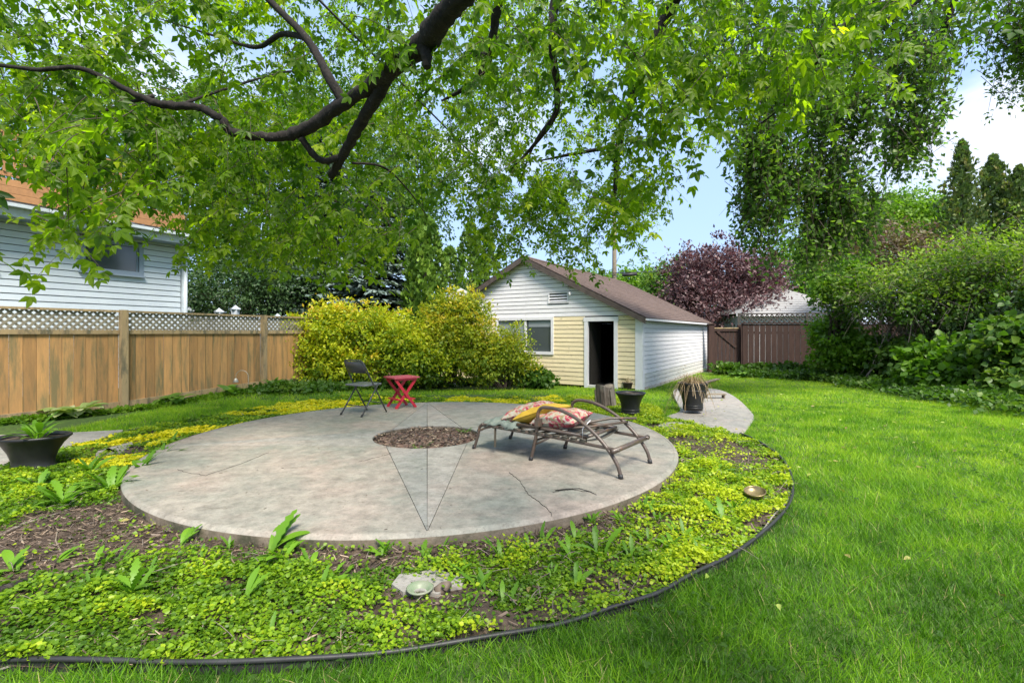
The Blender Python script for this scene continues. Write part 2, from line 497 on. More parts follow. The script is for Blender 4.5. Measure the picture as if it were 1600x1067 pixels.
# ---- round patio with its compass star
def patio():
    root = put('patio', None); root['kind'] = 'structure'
    root.empty_display_size = .3
    root.location = (PC.x, PC.y, 0)
    a0 = math.atan2(-2.77, .49)                       # direction of the point that reaches towards the viewer
    cx, cy = PC
    def pol(r, a): return Vector((cx + r*math.cos(a), cy + r*math.sin(a)))
    RT = PR - .03
    def shrink(poly, d=.0035):
        c = sum(poly, Vector((0,0))) / len(poly)
        out = []
        n = len(poly)
        ar = sum(poly[i].x*poly[(i+1)%n].y-poly[(i+1)%n].x*poly[i].y for i in range(n))
        s = 1 if ar > 0 else -1
        for i in range(n):
            p0, p1, p2 = poly[i-1], poly[i], poly[(i+1)%n]
            d1 = (p1-p0).normalized(); d2 = (p2-p1).normalized()
            n1 = Vector((-d1.y, d1.x))*s; n2 = Vector((-d2.y, d2.x))*s
            b = (n1+n2); b = b.normalized() / max(.35, b.normalized().dot(n1))
            out.append(p1 + b*d)
        return out
    for k in range(4):
        at = a0 + k*PI/2
        tip = pol(RT-.005, at)
        for sgn in (-1, 1):
            arc = [pol(HR, at + sgn*q*PI/4/6) for q in range(7)]
            poly = shrink([tip] + arc)
            mb = MB().prism(poly, 0.02, PZ + random.uniform(-.001, .001))
            mb.build('slab_panel', M['conc_grey'] if sgn*(1 if k in (0,2) else -1) > 0 and k in (1,2,3) or k == 0 and sgn < 0 else M['conc_pink'], root)
        a1 = at + PI/2
        arc_out = [pol(RT, at + (q/24)*PI/2) for q in range(25)]
        hub = pol(HR, at + PI/4)
        poly = shrink(arc_out + [hub], .003)
        MB().prism(poly, 0.02, PZ + .0015*(k % 2)).build('slab_panel', M['conc'], root)
    MB().lathe([(RT-.007, PZ+.0022), (PR-.012, PZ-.004), (PR, PZ-.022)], 160, (cx, cy, 0)).build('slab_rim', M['conc'], root, smooth=True)
    mb = MB().lathe([(PR, PZ-.022), (PR+.002, PZ-.03), (PR+.003, .0), (PR+.004, -.12)], 160, (cx, cy, 0))
    mb.build('slab_edge', M['conc_edge'], root, smooth=True)
    # dark bedding seen in the joints
    MB().lathe([(HR, .03), (RT, .03)], 96, (cx, cy, 0)).build('joint_bed', M['dark'], root)
    MB().lathe([(HR-.004, PZ-.012), (HR-.004, -.02)], 64, (cx, cy, 0)).build('hub_rim', M['conc_edge'], root)
    # earth in the open centre
    xs = []
    n = 40
    vs = []; fs = []
    rr = np.linspace(0, HR-.005, 12)
    for i, r in enumerate(rr):
        for q in range(n):
            x = cx + r*math.cos(2*PI*q/n); y = cy + r*math.sin(2*PI*q/n)
            vs.append((x, y, .055 + .03*float(fnoise(x, y, 6)) - .02*(r/HR)**4))
    for i in range(11):
        for q in range(n):
            fs.append((i*n+q, i*n+(q+1)%n, (i+1)*n+(q+1)%n, (i+1)*n+q))
    MB().add(vs, fs).build('hub_soil', M['mulch_red'], root, smooth=True)
    # cracks
    def crack(pts):
        pts = [G2(*p) for p in pts]
        fine = []
        for i in range(len(pts)-1):
            for q in range(8):
                t = q/8
                fine.append(pts[i].lerp(pts[i+1], t) + Vector((random.uniform(-.008,.008), random.uniform(-.008,.008), 0)))
        vs = []; fs = []
        for i, p in enumerate(fine):
            d = (fine[min(i+1,len(fine)-1)] - fine[max(i-1,0)]).normalized(); s = Vector((-d.y, d.x, 0))*.0013*random.uniform(.4,1.4)
            vs += [p+s+Vector((0,0,.004)), p-s+Vector((0,0,.004)), p-s-Vector((0,0,.02)), p+s-Vector((0,0,.02))]
        for i in range(len(fine)-1):
            fs += [(4*i, 4*i+1, 4*i+5, 4*i+4), (4*i+3, 4*i, 4*i+4, 4*i+7), (4*i+1, 4*i+2, 4*i+6, 4*i+5)]
        MB().add(vs, fs).build('crack', M['dark'], root)
    def G2(px, py):
        Y = (CH-PZ)*FPX/(py-HZ); return Vector(((px-800)/FPX*Y, Y, PZ))
    crack([(797,738),(815,755),(826,773),(850,790),(866,809)])
    crack([(420,707),(370,727),(322,743),(290,738),(275,733)])
    crack([(865,769),(890,765),(925,769)])
    crack([(560,722),(600,712),(612,708)])
M['mulch_red'] = mat('hub_soil', (0.14,0.075,0.06), (0.23,0.15,0.12), 26, 0.95, 0.9, 80, c3=(0.06,0.05,0.03), s3=8)
patio()

def slab(name, px, z0, z1, m, label=None):
    poly = [G(*p) for p in px]
    zz = sum(p.z for p in poly)/len(poly)
    mb = MB().prism([(p.x, p.y) for p in poly], zz+z0, zz+z1)
    return mb.build(name, m)
def smoothpoly(px, n=6):
    out = []
    k = len(px)
    for i in range(k):
        p0, p1, p2, p3 = [Vector(px[(i+q-1) % k]) for q in range(4)]
        for s in range(n):
            t = s/n
            out.append(tuple(.5*((2*p1)+(p2-p0)*t+(2*p0-5*p1+4*p2-p3)*t*t+(-p0+3*p1-3*p2+p3)*t**3)))
    return out
RPATH = smoothpoly([(1052,619),(1075,615),(1115,616),(1140,622),(1162,634),(1178,650),(1172,666),(1152,683),(1115,672),(1080,663),(1042,652),(1062,642)])
o = slab('path', RPATH, -.05, .045, M['path']); o['kind'] = 'structure'
LPATH = [(-160,700),(0,684),(100,681),(192,676),(190,682),(130,697),(60,716),(-10,738),(-160,790)]
o = slab('path', LPATH, -.05, .04, M['path']); o['kind'] = 'structure'
RPATHW = [(G(*p).x, G(*p).y) for p in RPATH]; LPATHW = [(G(*p).x, G(*p).y) for p in LPATH]
def stone(px, lab):
    o = slab('stepping_stone', px, -.03, .045 + (.0 if 'half buried' in lab else 0), M['path']); tag(o, lab, 'stepping stone')
stone(smoothpoly([(1030,668),(1050,664),(1078,667),(1082,673),(1060,677),(1034,674)],3), 'flat pale stepping stone between the chaise end and the right path')
stone([(168,706),(205,696),(208,700),(190,712),(160,713)], 'small pale stone slab lying beside the left urn in bare earth')
stone([(150,712),(170,706),(186,713),(150,722)], 'broken pale slab piece nearest the left flared urn')
stone([(612,926),(624,910),(650,907),(662,899),(690,903),(708,911),(726,915),(722,928),(700,931),(684,942),(655,936),(630,939)], 'flat grey broken concrete piece half buried in the front ground cover')

# ================================================================== garage
M['wht'] = mat('white_siding_paint', (0.74,0.725,0.76), (0.68,0.665,0.70), 5, .6, .15, 30, c3=(0.40,0.38,0.35), s3=9, t3=(.68,.74), vary=.03, stretch=(1,1,3))
M['wht2'] = mat('peeling_white_paint', (0.62,0.62,0.62), (0.56,0.54,0.52), 5, .75, .3, 30, c3=(0.34,0.28,0.24), s3=3.5, t3=(.58,.66), vary=.04, stretch=(1,1,3))
M['yel'] = mat('yellow_siding_paint', (0.80,0.675,0.44), (0.74,0.62,0.41), 5, .65, .15, 30, c3=(0.45,0.38,0.25), s3=7, t3=(.59,.68), vary=.035, stretch=(1,1,3))
M['trim'] = mat('white_trim_paint', (0.74,0.73,0.77), (0.68,0.67,0.71), 6, .55, .12, 40, c3=(0.40,0.37,0.34), s3=10, t3=(.66,.72))
M['fascia'] = mat('brown_fascia_paint', (0.060,0.045,0.040), (0.10,0.078,0.07), 7, .6, .2)
M['shing'] = mat('brown_roof_shingle', (0.075,0.052,0.045), (0.135,0.094,0.080), 16, .95, .5, 90, c3=(0.13,0.09,0.075), s3=2.0, t3=(.4,.7), vary=.12)
M['wallcore'] = mat('sheathing', (0.10,0.085,0.07), None, 8, .9, .1)
M['inner'] = mat('interior_shade_black', (0.018,0.016,0.014), None, 8, .9, 0)  # near-black paints in the gloom indoors and behind the siding gaps
M['glass'] = None
def glassmat(name, c, rough=.08):
    m, t, b = newmat(name)
    b.inputs['Base Color'].default_value = (*c, 1); b.inputs['Roughness'].default_value = rough
    b.inputs['Specular IOR Level'].default_value = .8
    return m
M['glass'] = glassmat('window_glass', (0.07,0.085,0.09))
M['blind'] = mat('window_blind', (0.30,0.33,0.36), (0.26,0.29,0.32), 4, .5, 0)

def garage():
    CX, CY = 3.31, 12.25
    rz = math.atan2(-.54, .841)
    root = thing('garage', 'low detached garage with yellow and white lap siding, brown shingle roof and open doorway', 'garage', (CX, CY, -.17), rz)
    W, D, WH, RZ = 6.93, 8.5, 1.88, 3.65
    rx = -W/2
    sl = (RZ-WH)/(W/2)
    def B(name, m, mb, par=root, **k): return mb.build(name, m, par, world=False, **k)
    T = .1
    dx0, dx1, dtop = -1.474, -.729, 1.78
    wx0, wx1, wz0, wz1 = -4.42, -2.60, .93, 1.84
    # shell
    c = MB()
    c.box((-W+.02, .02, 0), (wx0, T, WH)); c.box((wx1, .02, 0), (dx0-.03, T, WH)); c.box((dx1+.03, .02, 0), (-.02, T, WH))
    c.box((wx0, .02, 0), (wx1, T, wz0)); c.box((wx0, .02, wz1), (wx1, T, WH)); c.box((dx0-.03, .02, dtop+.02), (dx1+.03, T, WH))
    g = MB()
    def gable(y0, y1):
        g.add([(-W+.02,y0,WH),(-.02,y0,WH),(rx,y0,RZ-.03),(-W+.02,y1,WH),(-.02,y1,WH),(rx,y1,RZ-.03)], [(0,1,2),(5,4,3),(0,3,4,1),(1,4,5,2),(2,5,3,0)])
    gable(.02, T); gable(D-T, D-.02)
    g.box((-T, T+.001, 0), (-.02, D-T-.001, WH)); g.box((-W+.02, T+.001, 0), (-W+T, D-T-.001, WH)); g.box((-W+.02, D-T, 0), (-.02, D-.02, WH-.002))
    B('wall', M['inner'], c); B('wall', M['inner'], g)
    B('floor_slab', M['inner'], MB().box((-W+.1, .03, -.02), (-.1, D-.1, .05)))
    # front boards
    ex = .118
    z = .03
    rows = []
    while z < RZ-.06:
        rows.append((z, min(ex, RZ-.06-z))); z += ex
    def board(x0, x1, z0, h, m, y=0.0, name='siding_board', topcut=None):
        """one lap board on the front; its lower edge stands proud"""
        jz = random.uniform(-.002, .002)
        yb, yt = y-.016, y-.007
        z1 = z0+h-.003; z0 += .010  # gap bares the dark wall, drawn as the shadow line under each lap
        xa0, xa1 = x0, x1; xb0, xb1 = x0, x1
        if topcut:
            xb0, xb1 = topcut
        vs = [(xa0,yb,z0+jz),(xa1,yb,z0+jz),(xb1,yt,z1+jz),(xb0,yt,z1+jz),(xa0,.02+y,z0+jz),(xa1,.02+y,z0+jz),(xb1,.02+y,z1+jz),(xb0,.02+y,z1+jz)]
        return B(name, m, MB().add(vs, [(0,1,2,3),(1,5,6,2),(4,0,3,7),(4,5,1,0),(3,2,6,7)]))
    split = [-4.6, -3.46, -2.9]
    for k, (z0, h) in enumerate(rows):
        zt = z0+h
        if zt < WH+.06:
            m = M['yel'] if z0 < 1.90 else M['wht']
            segs = []
            xs = [(-W+.02, -.16)]
            holes = []
            if zt > wz0-.06 and z0 < wz1+.06: holes.append((wx0-.08, wx1+.08))
            if z0 < dtop+.08: holes.append((dx0-.1, dx1+.1))
            holes.sort()
            cur = -W+.02
            for a_, b_ in holes:
                segs.append((cur, a_)); cur = b_
            segs.append((cur, -.16))
            for a_, b_ in segs:
                if b_-a_ > 2.6:
                    q = random.uniform(a_+1, b_-1); board(a_, q-.002, z0, h, m); board(q+.002, b_, z0, h, m)
                else: board(a_, b_, z0, h, m)
        else:
            x0 = -W + (z0-WH)/sl; x1 = -(z0-WH)/sl
            x0t = -W + (zt-WH)/sl; x1t = -(zt-WH)/sl
            x0 = max(x0, -W+.02); x1 = min(x1, -.02)
            m = M['wht'] if z0 > 1.9 else M['yel']
            cuts = [c_ for c_ in (-3.46, -3.0 if zt > 1.9 and zt < 3.3 else -99) if x0+.1 < c_ < x1-.1]
            pts = [x0] + sorted(cuts) + [x1]
            for i in range(len(pts)-1):
                a_, b_ = pts[i], pts[i+1]
                ta = x0t if i == 0 else a_; tb = x1t if i == len(pts)-2 else b_
                if z0 < 2.62 and zt > 2.30 and a_ < -2.7 and b_ > -2.05 or (z0 < 2.62 and zt > 2.30 and a_ < -2.05 and b_ > -2.7):
                    board(a_, -2.70, z0, h, m, topcut=(ta, -2.70)); board(-2.05, b_, z0, h, m, topcut=(-2.05, tb))
                else:
                    board(a_+.002*(i > 0), b_-.002, z0, h, m, topcut=(ta+.002*(i > 0), tb-.002))
    # side boards (towards the right)
    z = .05; k = 0
    while z < WH-.03:
        h = min(ex, WH-.02-z)
        m = M['wht2'] if k < 3 else M['wht']
        lift = .02*0
        y0 = .14
        while y0 < D:
            y1 = min(D, y0+random.uniform(3.2, 4.9))
            if D-y1 < .8: y1 = D
            jz = random.uniform(-.002,.002)
            xb, xt = .018, .002
            xb = .016; xt = .007; zl = z+.007
            vs = [(xb,y0,zl+jz),(xb,y1,zl+jz),(xt,y1,z+h),(xt,y0,z+h),(-.02,y0,zl),(-.02,y1,zl),(-.02,y1,z+h),(-.02,y0,z+h)]
            B('siding_board', m, MB().add(vs, [(0,1,2,3),(1,5,6,2),(4,0,3,7),(4,5,1,0),(3,2,6,7)]))
            y0 = y1+.004
        z += ex; k += 1
    B('foundation_board', mat('rotten_board', (0.50,0.42,0.37), (0.58,0.54,0.50), 5, .9, .4, 30, c3=(0.25,0.18,0.14), s3=3, t3=(.54,.62), stretch=(1,1,3)), MB().box((-.01, .14, -.12), (.03, D, .05)))
    # left side plain boards (mostly hidden)
    for q in range(16):
        B('siding_board', M['wht'], MB().box((-W-.015, .03, .05+q*ex*.98), (-W+.02, D, .05+(q+1)*ex*.98-.008)))
    # corner boards
    B('corner_board', M['trim'], MB().box((-.16, -.03, -.05), (.03, .0, WH+.02)))
    B('corner_board', M['trim'], MB().box((.002, .001, -.05), (.03, .14, WH+.0)))
    # door frame
    f = MB()
    f.box((dx0-.1, -.04, -.02), (dx0, .06, dtop)); f.box((dx1, -.04, -.02), (dx1+.1, .06, dtop)); f.box((dx0-.12, -.045, dtop), (dx1+.12, .06, dtop+.115))
    B('door_frame', M['trim'], f)
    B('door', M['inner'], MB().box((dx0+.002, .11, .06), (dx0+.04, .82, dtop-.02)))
    B('door_sill', M['wht2'], MB().box((dx0+.001, -.03, -.02), (dx1-.001, .1, .055)))
    # window
    fr = MB()
    fr.box((wx0-.08,-.04,wz0-.08),(wx0,.05,wz1+.09)); fr.box((wx1,-.04,wz0-.08),(wx1+.08,.05,wz1+.09))
    fr.box((wx0,-.038,wz1),(wx1,.05,wz1+.088)); fr.box((wx0,-.045,wz0-.082),(wx1,.05,wz0))
    wn = B('window', M['trim'], fr)
    mid = (wx0+wx1)/2 + .05
    B('frame', M['trim'], MB().box((mid-.03,-.02,wz0+.001),(mid+.03,.04,wz1-.001)), wn)
    B('pane', M['glass'], MB().box((mid+.03,.02,wz0),(wx1,.028,wz1)), wn)
    B('pane', M['blind'], MB().box((wx0,.02,wz0),(mid-.03,.028,wz1)), wn)
    B('blind', M['blind'], MB().box((mid+.10,.012,wz1-.20),(wx1-.01,.018,wz1-.02)), wn)
    # vent
    v = MB()
    v.box((-2.70,-.035,2.30),(-2.66,.03,2.62)); v.box((-2.09,-.035,2.30),(-2.05,.03,2.62)); v.box((-2.66,-.034,2.585),(-2.09,.03,2.62)); v.box((-2.66,-.034,2.30),(-2.09,.03,2.335))
    vn = B('vent', M['trim'], v)
    for q in range(3):
        z = 2.36+q*.078
        B('slat', M['trim'], MB().add([(-2.66,-.02,z),(-2.09,-.02,z),(-2.09,.01,z+.035),(-2.66,.01,z+.035),(-2.66,-.02,z-.01),(-2.09,-.02,z-.01),(-2.09,.01,z+.025),(-2.66,.01,z+.025)],
             [(0,1,2,3),(7,6,5,4),(0,4,5,1),(2,6,7,3),(1,5,6,2),(0,3,7,4)]), vn)
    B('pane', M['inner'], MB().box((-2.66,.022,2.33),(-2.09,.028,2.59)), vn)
    # roof
    ov, oy = .15, .16
    def roofpt(x, dz=0): return RZ + .05 - sl*abs(x-rx) + dz
    xe = ov; xw = -W-ov
    deck = MB()
    ys = np.linspace(-oy, D+oy, 14)
    for (xa, xb) in ((rx, xe), (xw, rx)):
        deck.add([(xa,-oy,roofpt(xa,-.06)),(xb,-oy,roofpt(xb,-.06)),(xb,D+oy,roofpt(xb,-.06)),(xa,D+oy,roofpt(xa,-.06)),
                  (xa,-oy,roofpt(xa,-.01)),(xb,-oy,roofpt(xb,-.01)),(xb,D+oy,roofpt(xb,-.01)),(xa,D+oy,roofpt(xa,-.01))],
                 [(3,2,1,0),(4,5,6,7),(0,1,5,4),(2,3,7,6),(1,2,6,5),(3,0,4,7)])
    rf = B('roof', M['fascia'], deck)
    # shingles: courses of tabs on the right slope, joined (too small to pick apart)
    sh = MB()
    ncs = 28
    L_ = math.hypot(W/2+ov, sl*(W/2+ov)); step = (W/2+ov)/ncs
    for side in (1, -1):
        for c_ in range(ncs):
            x0 = rx + side*(W/2+ov)*(1-c_/ncs) + side*.012
            x1 = rx + side*(W/2+ov)*(1-(c_+1)/ncs) - side*.01
            y = -oy-.02 - random.random()*.3
            while y < D+oy:
                y1 = min(y+.31, D+oy+.02); ya = max(y, -oy-.02)
                if y1 > ya+.02:
                    t = random.uniform(.014, .022)
                    sag = lambda yy: -.018*math.sin(PI*(yy)/D*2.0)
                    za = lambda yy: roofpt(x0, .003+sag(yy)*.5); zb = lambda yy: roofpt(x1, .003+sag(yy)*.5)
                    vs = [(x0,ya,za(ya)),(x0,y1-.008,za(y1)),(x0,y1-.008,za(y1)+t),(x0,ya,za(ya)+t),(x1,ya,zb(ya)+.004),(x1,y1-.008,zb(y1)+.004)]
                    fs = [(0,1,2,3),(3,2,5,4)] if side > 0 else [(3,2,1,0),(4,5,2,3)]
                    sh.add(vs, fs)
                y += .31
    so = B('shingles', M['shing'], sh, rf); so['kind'] = 'stuff'
    B('ridge_cap', M['shing'], MB().add([(rx-.12,-oy-.02,roofpt(rx-.12,.03)),(rx,-oy-.02,roofpt(rx,.035)),(rx+.12,-oy-.02,roofpt(rx+.12,.03)),(rx-.12,D+oy,roofpt(rx-.12,.03)),(rx,D+oy,roofpt(rx,.035)),(rx+.12,D+oy,roofpt(rx+.12,.03))],[(0,1,4,3),(1,2,5,4)]), rf)
    for side in (1, -1):
        a_ = Vector((rx, -oy-.015, RZ-.005)); b_ = Vector((rx+side*(W/2+ov), -oy-.015, RZ-.005-sl*(W/2+ov)))
        f = MB()
        d = (b_-a_)
        f.add([a_+Vector((0,-.014,.045)), b_+Vector((0,-.014,.045)), b_+Vector((0,-.014,-.10)), a_+Vector((0,-.014,-.115)),
               a_+Vector((0,.014,.045)), b_+Vector((0,.014,.045)), b_+Vector((0,.014,-.10)), a_+Vector((0,.014,-.115))],
              [(0,1,2,3),(7,6,5,4),(0,4,5,1),(2,6,7,3),(1,5,6,2)] if side < 0 else [(3,2,1,0),(4,5,6,7),(1,5,4,0),(3,7,6,2),(2,6,5,1)])
        B('rake_board', M['fascia'], f, rf)
    ze = roofpt(ov)
    B('eave_trim', M['trim'], MB().box((ov, -oy, ze-.075), (ov+.03, D+oy, ze-.02)), rf)
    B('soffit_board', M['fascia'], MB().box((.02, -oy, ze-.09), (ov-.002, D+oy, ze-.07)), rf)
    # worn lamp bracket in the gable
    lb = B('lamp_bracket', mat('rusty_metal', (0.16,0.12,0.09), (0.3,0.28,0.26), 30, .5, .1), MB().box((-2.06,-.06,2.72),(-1.94,-.02,2.78)))
    B('wire', M['trim'], MB().tube([(-2.0,-.05,2.74),(-2.03,-.10,2.62),(-1.98,-.09,2.54)], .008, 5), lb)
    B('wire', M['trim'], MB().tube([(-1.97,-.05,2.74),(-1.90,-.12,2.66),(-1.86,-.06,2.76)], .008, 5), lb)
    B('bulb_socket', M['trim'], MB().lathe([(.0,-.05),(.03,-.04),(.035,0),(.02,.05)], 10, (-1.98,-.1,2.55)), lb)
garage()

# ================================================================== left wooden fence
M['cedar'] = mat('aged_fence_board', (0.50,0.27,0.105), (0.36,0.205,0.088), 3.5, .8, .25, 30, stretch=(5,5,.6), c3=(0.20,0.155,0.075), s3=1.6, t3=(.48,.62), vary=.22)
M['cedar2'] = mat('weathered_fence_trim', (0.38,0.275,0.15), (0.28,0.21,0.125), 4, .85, .25, 30, stretch=(3,3,.8), c3=(0.13,0.115,0.075), s3=2, vary=.08)
M['latt'] = mat('grey_lattice_wood', (0.27,0.245,0.19), (0.19,0.17,0.13), 6, .85, .1, vary=.08)
FD = Vector((.4305, .9026, 0)); FN = Vector((.9026, -.4305, 0))   # along the fence, towards the yard
def fpt(Z, off=0.0, z=0.0):
    p = Vector((-10.6 + .477*Z, Z, 0)) + FN*off; p.z = z; return p
def left_fence():
    root = thing('wooden_fence', 'tan board fence with grey lattice top along the left side of the yard', 'fence', (fpt(8.22).x, 8.22, 0))
    sp = 2.67; step = sp*.9026
    Zs = [8.22 + k*step for k in range(-2, 5)]
    for Z in Zs:
        p = fpt(Z, .05)
        g = float(gz(p.x, p.y))
        MB().bar(p+Vector((0,0,g-.1)), p+Vector((0,0,1.69)), .10, .10, FD).build('post', M['cedar2'], root)
    for k in range(len(Zs)-1):
        a = fpt(Zs[k]) + FD*.055; b = fpt(Zs[k+1]) - FD*.055
        L_ = (b-a).length
        def along(t, z, off=0): 
            v = a + FD*t + FN*off; v.z = z; return v
        ga = float(gz(a.x, a.y)); gb = float(gz(b.x, b.y))
        n = 17; w = L_/n
        for i in range(n):
            t = (i+.5)*w; g = ga + (gb-ga)*t/L_
            MB().bar(along(t, g+.06, random.uniform(-.003,.003)), along(t, 1.30, random.uniform(-.004,.004)), w-.007*random.uniform(.6,1.6), .018, FN).build('fence_board', M['cedar'], root)
        MB().bar(along(0, 1.315, .022), along(L_, 1.315, .022), .036, .07).build('rail', M['cedar2'], root)
        MB().bar(along(0, 1.665, .012), along(L_, 1.665, .012), .06, .035).build('rail', M['cedar2'], root)
        MB().bar(along(0, ga+.08, .022), along(L_, gb+.08, .022), .036, .10).build('rail', M['cedar2'], root)
        # lattice strips clipped to the opening
        z0, z1 = 1.35, 1.648; H = z1-z0; dd = .105
        for s in (1, -1):
            q = -H
            while q < L_:
                t0, t1 = q, q+H
                za, zb = (z0, z1) if s > 0 else (z1, z0)
                ta, tb = max(t0, 0), min(t1, L_)
                if tb-ta > .03:
                    fa = (ta-t0)/H; fb = (tb-t0)/H
                    MB().bar(along(ta, za+(zb-za)*fa, .004*s), along(tb, za+(zb-za)*fb, .004*s), .007, .034, (0,0,1)).build('lattice_slat', M['latt'], root)
                q += dd
left_fence()

# ================================================================== neighbour's house on the left
M['hs'] = mat('pale_blue_siding', (0.60,0.66,0.73), (0.56,0.62,0.70), 3, .5, .05, vary=.02)
M['hst'] = mat('blue_grey_trim', (0.27,0.33,0.42), (0.24,0.30,0.38), 3, .5, .05)
M['hsd'] = mat('house_lap_shadow', (0.10,0.13,0.17), None, 3, .8, .05)  # dark core seen through board gaps, painting the shadow line under each lap
M['hsl'] = mat('pale_gutter', (0.60,0.66,0.73), None, 3, .4, .05)
M['deckw'] = mat('orange_deck_wood', (0.44,0.22,0.10), (0.36,0.18,0.085), 5, .7, .15, stretch=(2,2,2), vary=.12)
def hpt(Z, off=0.0, z=0.0):
    p = Vector((-13.4 + .477*Z, Z, 0)) + FN*off; p.z = z; return p
def house():
    cz = 11.54
    root = thing('house', 'pale blue lap-sided house with a roof deck beyond the left fence', 'house', hpt(cz))
    T = 3.36
    a, b = hpt(2.0), hpt(cz)
    Lw = (b-a).length
    def al(t, z, off=0):
        v = a + FD*t + FN*off; v.z = z; return v
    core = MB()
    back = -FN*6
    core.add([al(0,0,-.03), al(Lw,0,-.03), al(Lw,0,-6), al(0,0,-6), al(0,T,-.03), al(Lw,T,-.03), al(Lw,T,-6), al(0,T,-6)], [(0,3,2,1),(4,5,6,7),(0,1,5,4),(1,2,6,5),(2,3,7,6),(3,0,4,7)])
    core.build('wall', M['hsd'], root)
    w0 = (9.72-2.0)*1.108; w1 = (10.75-2.0)*1.108; wz0, wz1 = 2.56, 3.27
    w0b, w1b = (8.25-2)*1.108-1.1, (8.62-2)*1.108
    z = .1; ex = .128
    while z < T-.02:
        h = min(ex, T-z)
        segs = [(0, w0b), (w1b, w0), (w1, Lw-.08)] if (z+h > wz0-.02 and z < wz1+.02) else [(0, Lw-.08)]
        for s0, s1 in segs:
            jo = -.001
            zl = z+.014
            vs = [al(s0,zl,.020), al(s1,zl,.020), al(s1,z+h,.008), al(s0,z+h,.008), al(s0,zl,-.02), al(s1,zl,-.02), al(s1,z+h,-.02), al(s0,z+h,-.02)]
            MB().add(vs, [(0,1,2,3),(1,5,6,2),(4,0,3,7),(4,5,1,0),(3,2,6,7)]).build('siding_board', M['hs'], root)
        z += ex
    MB().bar(al(Lw-.035,0,.01), al(Lw-.035,T,.01), .09, .05, FD).build('corner_board', M['hsl'], root)
    MB().tube([al(Lw-.0,0,.07), al(Lw-.0,T-.1,.07)], .045, 8).build('downpipe', M['hsl'], root, smooth=True)
    def window(s0, s1, wz0, wz1):
        f = MB(); q = .085
        f.bar(al(s0,(wz0+wz1)/2,.02), al(s0+q,(wz0+wz1)/2,.02), .05, wz1-wz0)
        f.bar(al(s1-q,(wz0+wz1)/2,.02), al(s1,(wz0+wz1)/2,.02), .05, wz1-wz0)
        f.bar(al(s0+q,wz1-q/2,.018), al(s1-q,wz1-q/2,.018), .05, q); f.bar(al(s0+q,wz0+q/2,.018), al(s1-q,wz0+q/2,.018), .05, q)
        wn = f.build('window', M['hst'], root)
        MB().bar(al(s0-.02,wz0-.02,.04), al(s1+.02,wz0-.02,.04), .09, .035).build('sill', M['hst'], wn)
        MB().bar(al(s0+q,(wz0+wz1)/2,-.008), al(s1-q,(wz0+wz1)/2,-.008), .01, wz1-wz0-2*q).build('pane', M['glass'], wn)
        MB().bar(al(s1-q-.04,(wz0+wz1)/2,.0), al(s1-q-.015,(wz0+wz1)/2,.0), .02, wz1-wz0-2*q).build('frame', M['hst'], wn)
    window(w0, w1, wz0, wz1)
    window(w0b, w1b, 2.45, 3.25)
    # eaves
    ov = .42
    MB().add([al(-.3,T,-.1), al(Lw+ov*.4,T,-.1), al(Lw+ov*.4,T,ov), al(-.3,T,ov), al(-.3,T+.03,-.1), al(Lw+ov*.4,T+.03,-.1), al(Lw+ov*.4,T+.03,ov), al(-.3,T+.03,ov)],
             [(0,3,2,1),(4,5,6,7),(3,7,6,2),(2,6,5,1)]).build('soffit', M['hst'], root)
    MB().bar(al(-.3,T+.10,ov+.02), al(Lw+ov*.4+.05,T+.10,ov+.02), .04, .20).build('fascia', M['hsl'], root)
    MB().bar(al(-.3,T+.19,ov+.10), al(Lw+ov*.4+.05,T+.19,ov+.10), .11, .06).build('gutter', M['hsl'], root)
    MB().add([al(-.3,T+.22,ov+.03), al(Lw+.2,T+.22,ov+.03), al(Lw+.2,T+.42,-.3), al(-.3,T+.42,-.3)], [(0,1,2,3)]).build('roof', M['fascia'], root)
    # roof deck
    dk = MB()
    for q in range(3):
        dk = MB().bar(al(0,T+.44+q*.13,-.05), al(Lw+.05,T+.44+q*.13,-.05), .04, .125)
        dk.build('deck_beam', M['deckw'], root)
    for t in np.arange(.3, Lw, 1.55):
        MB().bar(al(t,T+.7,-.1), al(t,T+1.75,-.1), .09, .09, FD).build('deck_post', M['deckw'], root)
    MB().bar(al(Lw-.02,T+.4,-.1), al(Lw-.02,T+1.0,-.1), .10, .10, FD).build('deck_post', M['deckw'], root)
    MB().bar(al(0,T+1.62,-.1), al(Lw-1.2,T+1.62,-.1), .09, .035).build('deck_rail', M['deckw'], root)
    MB().bar(al(0,T+.86,-.1), al(Lw-1.2,T+.86,-.1), .035, .07).build('deck_rail', M['deckw'], root)
    for t in np.arange(3.0, Lw-1.2, .14):
        MB().bar(al(t,T+.9,-.07), al(t,T+1.6,-.07), .035, .035, FD).build('baluster', M['deckw'], root)
house()

